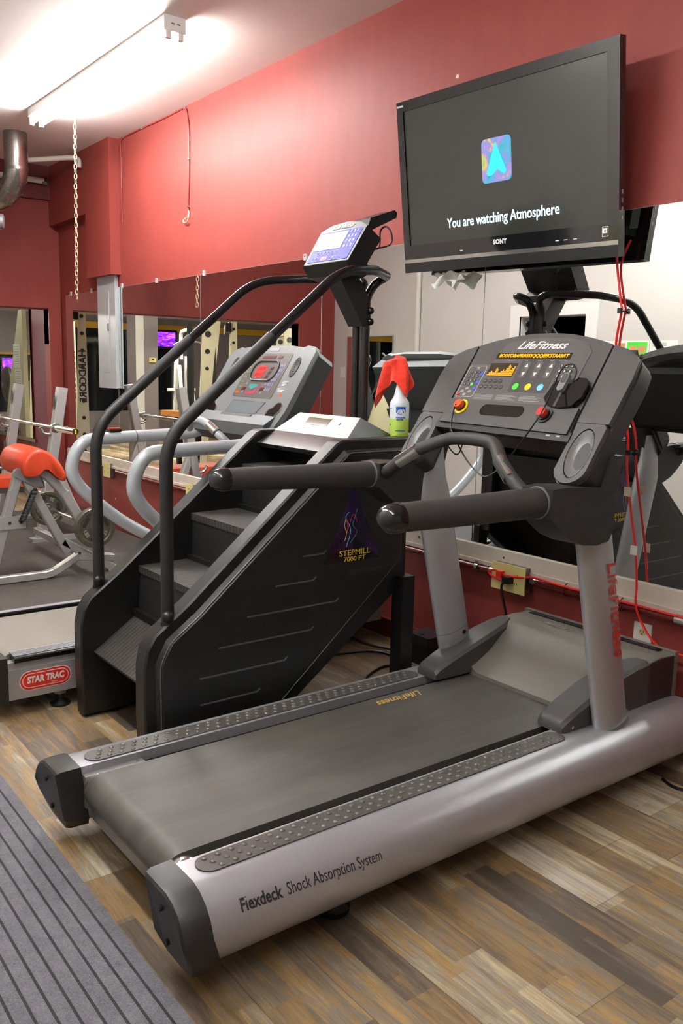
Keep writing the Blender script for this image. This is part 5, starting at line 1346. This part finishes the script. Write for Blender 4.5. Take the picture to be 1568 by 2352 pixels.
OB('bench_frame', B().rtube([(-7.26, 1.2, .36), (-7.26, 2.45, .36)], .06, .06).rtube([(-7.26, 1.3, .36), (-7.26, 1.25, .03)], .06, .06).rtube([(-7.5, 1.25, .035), (-7.02, 1.25, .035)], .06, .06), 'framegrey', wb)
bb_ = thing('barbell', (-7.1, 2.235, .9), 'steel barbell resting in the hooks of the weight bench', 'barbell')
yb, zb = 2.232, .912
OB('bar', B().cyl((-8.0, yb, zb), (-6.1, yb, zb), .014, seg=16), 'steel', bb_)
for x0, x1 in ((-6.46, -6.05), (-8.10, -7.78)):
    OB('sleeve', B().cyl((x0, yb, zb), (x1, yb, zb), .025, seg=22, bev=.002), 'chrome', bb_)
    OB('sleeve_collar', B().cyl((x0-.02 if x0 > -7 else x1-.01, yb, zb), (x0+.01 if x0 > -7 else x1+.02, yb, zb), .038, seg=22, bev=.003), 'steel', bb_)
OB('end_ring', B().tube([(-6.0495, yb+.020*math.cos(a), zb+.020*math.sin(a)) for a in [2*PI*i/20 for i in range(20)]], .004, 6, closed=True), 'inkdark', bb_)
OB('end_sticker', B().box(-6.050, -6.0492, yb-.006, yb+.006, zb-.016, zb+.016), 'yellow', bb_)

# ---------------------------------------------------------------- arm curl machine with rolled red pad
am = thing('plate_machine', (-5.6, 1.9, 0), 'silver plate-loaded machine with a rolled red pad, in front of the weight bench', 'exercise machine')
xa = -5.5
def rt(path, w=.055, h=.055, f=0): return B().rtube([(xa+p[2] if len(p) > 2 else xa, p[0], p[1]) for p in path], w, h, f, up=(1, 0, 0))
OB('base_rail', rt([(1.15, .035), (1.84, .035), (2.02, .135), (2.06, .175)], .05, .05, .06), 'framegrey', am)
OB('lower_rail', rt([(1.92, .245), (2.27, .02)], .055, .055), 'framegrey', am)
OB('front_post', rt([(1.66, .72), (1.55, .36), (1.46, .03)], .055, .055), 'framegrey', am)
OB('rear_post', rt([(1.685, .69), (1.95, .17)], .055, .055), 'framegrey', am)
arm_ = OB('swing_arm', rt([(1.66, .725), (1.80, .715), (1.93, .58), (2.05, .35)], .055, .055, .12), 'framegrey', am)
OB('arm_sleeve', rt([(1.94, .565), (2.07, .315)], .064, .064), 'framegrey', am)
OB('cross_bracket', B().box(xa-.035, xa-.028, 1.38, 1.68, .36, .44, .003).box(xa+.028, xa+.036, 1.38, 1.68, .36, .44, .003), 'framegrey', am)
b = B()
for y in (1.44, 1.58, 1.65): b.cyl((xa+.034, y, .40), (xa+.044, y, .40), .010, seg=6)
for y, z in ((1.70, .70), (1.76, .695), (2.02, .16)): b.cyl((xa+.03, y, z), (xa+.04, y, z), .010, seg=6)
OB('bolt', b, 'stgd', am)
OB('pivot_plate', B().prism([(1.62, .70), (1.66, .74), (1.80, .735), (1.83, .60), (1.80, .60)], 'x', xa-.037, xa-.030).prism([(1.60, .70), (1.64, .74), (1.76, .735), (1.80, .62), (1.76, .61)], 'x', xa+.029, xa+.036), 'silverd', am)
sp_ = []
for i in range(200): a = 2*PI*i/8; t = i/199; sp_.append((xa+.06+.020*math.cos(a), 1.735-.085*t+.020*math.sin(a), .60-.19*t))
OB('return_spring', B().tube(sp_, .0036, 6).cyl((xa+.06, 1.74, .61), (xa+.06, 1.65, .41), .012), 'black', am)
b = B().rtube([(xa+.02, 2.06, .15), (xa-.95, 2.06, .15)], .05, .05); OB('rear_crossbar', b, 'framegrey', am)
OB('rear_rail', rt([(2.02, .135), (2.26, .10)], .05, .06).box(xa-.03, xa+.03, 2.22, 2.36, .012, .022, .002), 'framegrey', am)
# saddle-shaped roll pad
pr2 = [(p.x, p.y) for p in fil([(1.668, .700, 0), (1.655, .765, 0), (1.69, .832, 0), (1.765, .862, 0), (1.835, .838, 0), (1.905, .757, 0), (1.945, .675, 0), (1.925, .640, 0), (1.885, .668, 0), (1.835, .722, 0), (1.80, .735, 0), (1.775, .705, 0), (1.74, .680, 0), (1.69, .680, 0)], .03, 4, closed=True)]
R = []
for x, k in ((xa+.085, .80), (xa+.080, .93), (xa+.06, 1.0), (xa-.10, 1.05), (xa-.30, 1.05), (xa-.40, 1.0), (xa-.42, .93), (xa-.425, .8)):
    R.append([(x, 1.775+(y-1.775)*k, .735+(z-.735)*k) for y, z in pr2])
OB('roll_pad', B().rings(R), 'orange', am, ang=50)
# loading bar and its plates
OB('loading_bar', B().cyl((-6.50, 2.10, .335), (-5.26, 2.10, .335), .0125, seg=14), 'steel', am)
b = B()
for x in (-6.22, -5.52): b.cyl((x, 2.10, .335), (x+.03, 2.10, .335), .022, seg=14)
OB('bar_collar', b, 'steel', am)
def iron_plate(x, label, r=.130, rot=0.0):
    t = thing('weight_plate', (x, 2.10, .335), label, 'weight plate', 'cast iron plates on the machine loading bar')
    C_ = Vector((x, 2.10, .335)); h = .016
    def ring(rr, dx, n=40): return [C_+Vector((dx, rr*math.cos(2*PI*i/n), rr*math.sin(2*PI*i/n))) for i in range(n)]
    b = B().rings([ring(.022, h), ring(.036, h), ring(.042, h*.45), ring(r*.74, h*.45), ring(r*.80, h), ring(r*.97, h), ring(r, h*.7), ring(r, -h*.7), ring(r*.97, -h), ring(r*.80, -h), ring(r*.74, -h*.45), ring(.042, -h*.45), ring(.036, -h), ring(.022, -h)], closed=True)
    OB('disc', b, 'iron', t, ang=30)
    b = B()
    for k in range(3):
        a = rot+2*PI*k/3; m = frame_mat(C_+Vector((h*.46, .075*math.cos(a), .075*math.sin(a))), (0, -math.sin(a), math.cos(a)), (0, -math.cos(a), -math.sin(a)))
        plate(b, rrect(-.036, .036, -.013, .013, .012, 4), m, -.001, .001)
    OB('grip_hole', b, 'inkdark', t)
    b = B()
    for k, tx in enumerate(('25', 'LBS', '25')):
        a = rot+PI/3+2*PI*k/3; m = frame_mat(C_+Vector((h*.46, .073*math.cos(a), .073*math.sin(a))), (0, -math.sin(a), math.cos(a)), (0, -math.cos(a), -math.sin(a)))
        put_text(b, tx, .034, m, 0, 0, w=.001, extrude=.001, bold=.0008)
    OB('raised_lettering', b, 'ironl', t)
iron_plate(-5.385, 'olive-grey iron plate nearest the camera on the right end of the loading bar', .132, .5)
iron_plate(-5.425, 'olive-grey iron plate pressed behind the nearest plate', .128, 1.2)
iron_plate(-6.30, 'olive-grey iron plate on the far left end of the loading bar, marked LBS', .128, 2.2)

# ================================================================ CABLES AND SMALL THINGS BY THE WALL
yc = 2.862
ya = 2.882
rc = catmull([(-2.062, 2.85, 1.90), (-2.074, ya, 1.80), (-2.045, ya, 1.66), (-2.040, ya, 1.632), (-2.055, ya, 1.49), (-2.02, ya-.004, 1.33), (-1.965, ya-.012, 1.17), (-1.952, ya-.018, 1.034), (-1.918, yc, .87), (-1.888, yc, .735), (-1.868, yc-.004, .60), (-1.860, yc-.012, .53), (-1.833, yc-.01, .465), (-1.76, yc-.01, .393), (-1.655, yc-.01, .382), (-1.3, yc-.01, .40)], 8)
t = thing('network_cable', (-1.95, yc, 1.3), 'red cable hanging from the television in front of the mirror', 'cable')
OB('cable', B().tube(rc, .0046, 8), 'redcable', t)
for x, z, mt_ in ((-1.935, .955, 'tag'), (-1.888, .735, 'outletw')): OB('cable_tag', B().box(x-.014, x+.014, yc-.012, yc-.009, z-.02, z+.016, .001), mt_, t)
for x, z in ((-2.040, 1.632), (-1.957, 1.10)): OB('cable_tie', B().tube([(x-.008, ya-.012, z), (x+.010, ya-.012, z), (x+.010, ya+.006, z), (x-.008, ya+.006, z)], .0028, 6, closed=True).box(x-.006, x+.008, ya-.02, ya-.008, z-.010, z+.010), 'blackcable', t)
t = thing('red_cable', (-1.9, 2.85, .53), 'red cord tied along the conduit from the ivory outlet box towards the right', 'cord')
OB('cable', B().tube(catmull([(-2.505, 2.825, .485), (-2.55, 2.815, .495), (-2.59, 2.82, .51), (-2.56, 2.825, .525), (-2.50, 2.83, .512), (-2.42, 2.84, .517), (-2.36, 2.852, .527), (-2.2, 2.855, .522), (-1.9, 2.855, .522), (-1.5, 2.855, .521), (-.9, 2.855, .52)], 6), .0052, 8), 'redcable', t)
for x in (-2.20, -1.93): OB('cable_tie', B().tube([(x, 2.872+.024*math.cos(a), .508+.026*math.sin(a)) for a in [2*PI*i/14 for i in range(14)]], .0022, 6, closed=True), 'blackcable', t)
OB('plug', B().box(-2.545, -2.515, 2.815, 2.842, .498, .528, .006), 'redbtn', t)
t = thing('power_cable', (-2.48, 2.83, .3), 'black power cord hanging from the ivory outlet box behind the motor cover', 'cord')
OB('plug', B().box(-2.50, -2.462, 2.805, 2.842, .482, .512, .006), 'black', t)
OB('cable', B().tube(catmull([(-2.48, 2.80, .49), (-2.495, 2.80, .46), (-2.49, 2.83, .35), (-2.45, 2.84, .2), (-2.44, 2.84, .05)], 6), .0055, 8), 'blackcable', t)
t = thing('power_brick', (-2.93, 2.78, 0), 'black power box standing on the floor by the wall behind the treadmill upright', 'power box')
OB('case', B().box(-3.0, -2.86, 2.72, 2.84, 0, .135, .01), 'black', t)
OB('lid', B().box(-3.005, -2.855, 2.715, 2.845, .105, .145, .012), 'charcoald', t)
OB('switch', B().box(-2.94, -2.92, 2.735, 2.75, .144, .15, .002), 'inkdark', t)
fc_ = [([(-3.3, 2.2, .006), (-3.21, 2.62, .006), (-3.06, 2.69, .007), (-2.9, 2.66, .007), (-2.7, 2.66, .006)], 'black floor cable curving from under the stair climber to the power box'),
       ([(-3.5, 2.72, .006), (-3.3, 2.70, .006), (-3.1, 2.78, .006), (-3.0, 2.775, .04)], 'black floor cable running straight along the wall to the power box'),
       ([(-2.80, 2.30, .006), (-2.90, 2.38, .006), (-2.96, 2.48, .006), (-2.98, 2.58, .006), (-2.88, 2.66, .006), (-2.7, 2.60, .006), (-2.6, 2.5, .006)], 'black floor cable looping beside the front leg of the stair climber'),
       ([(-1.55, 2.62, .006), (-1.48, 2.60, .006), (-1.36, 2.66, .006), (-1.1, 2.7, .006)], 'black cable on the floor at the front end of the near treadmill')]
for P_, lb in fc_: tag(OB('floor_cable', B().tube(catmull(P_, 8), .0055, 8), 'blackcable'), lb, 'cable', 'black cables on the floor')
tag(OB('floor_cable', B().tube(catmull([(-3.02, 2.74, .01), (-3.05, 2.68, .03), (-3.03, 2.64, .05), (-2.98, 2.60, .008), (-2.9, 2.58, .007), (-2.84, 2.62, .007)], 8), .0028, 8), 'inkgrey'), 'thin grey cable tangled beside the power box', 'cable')
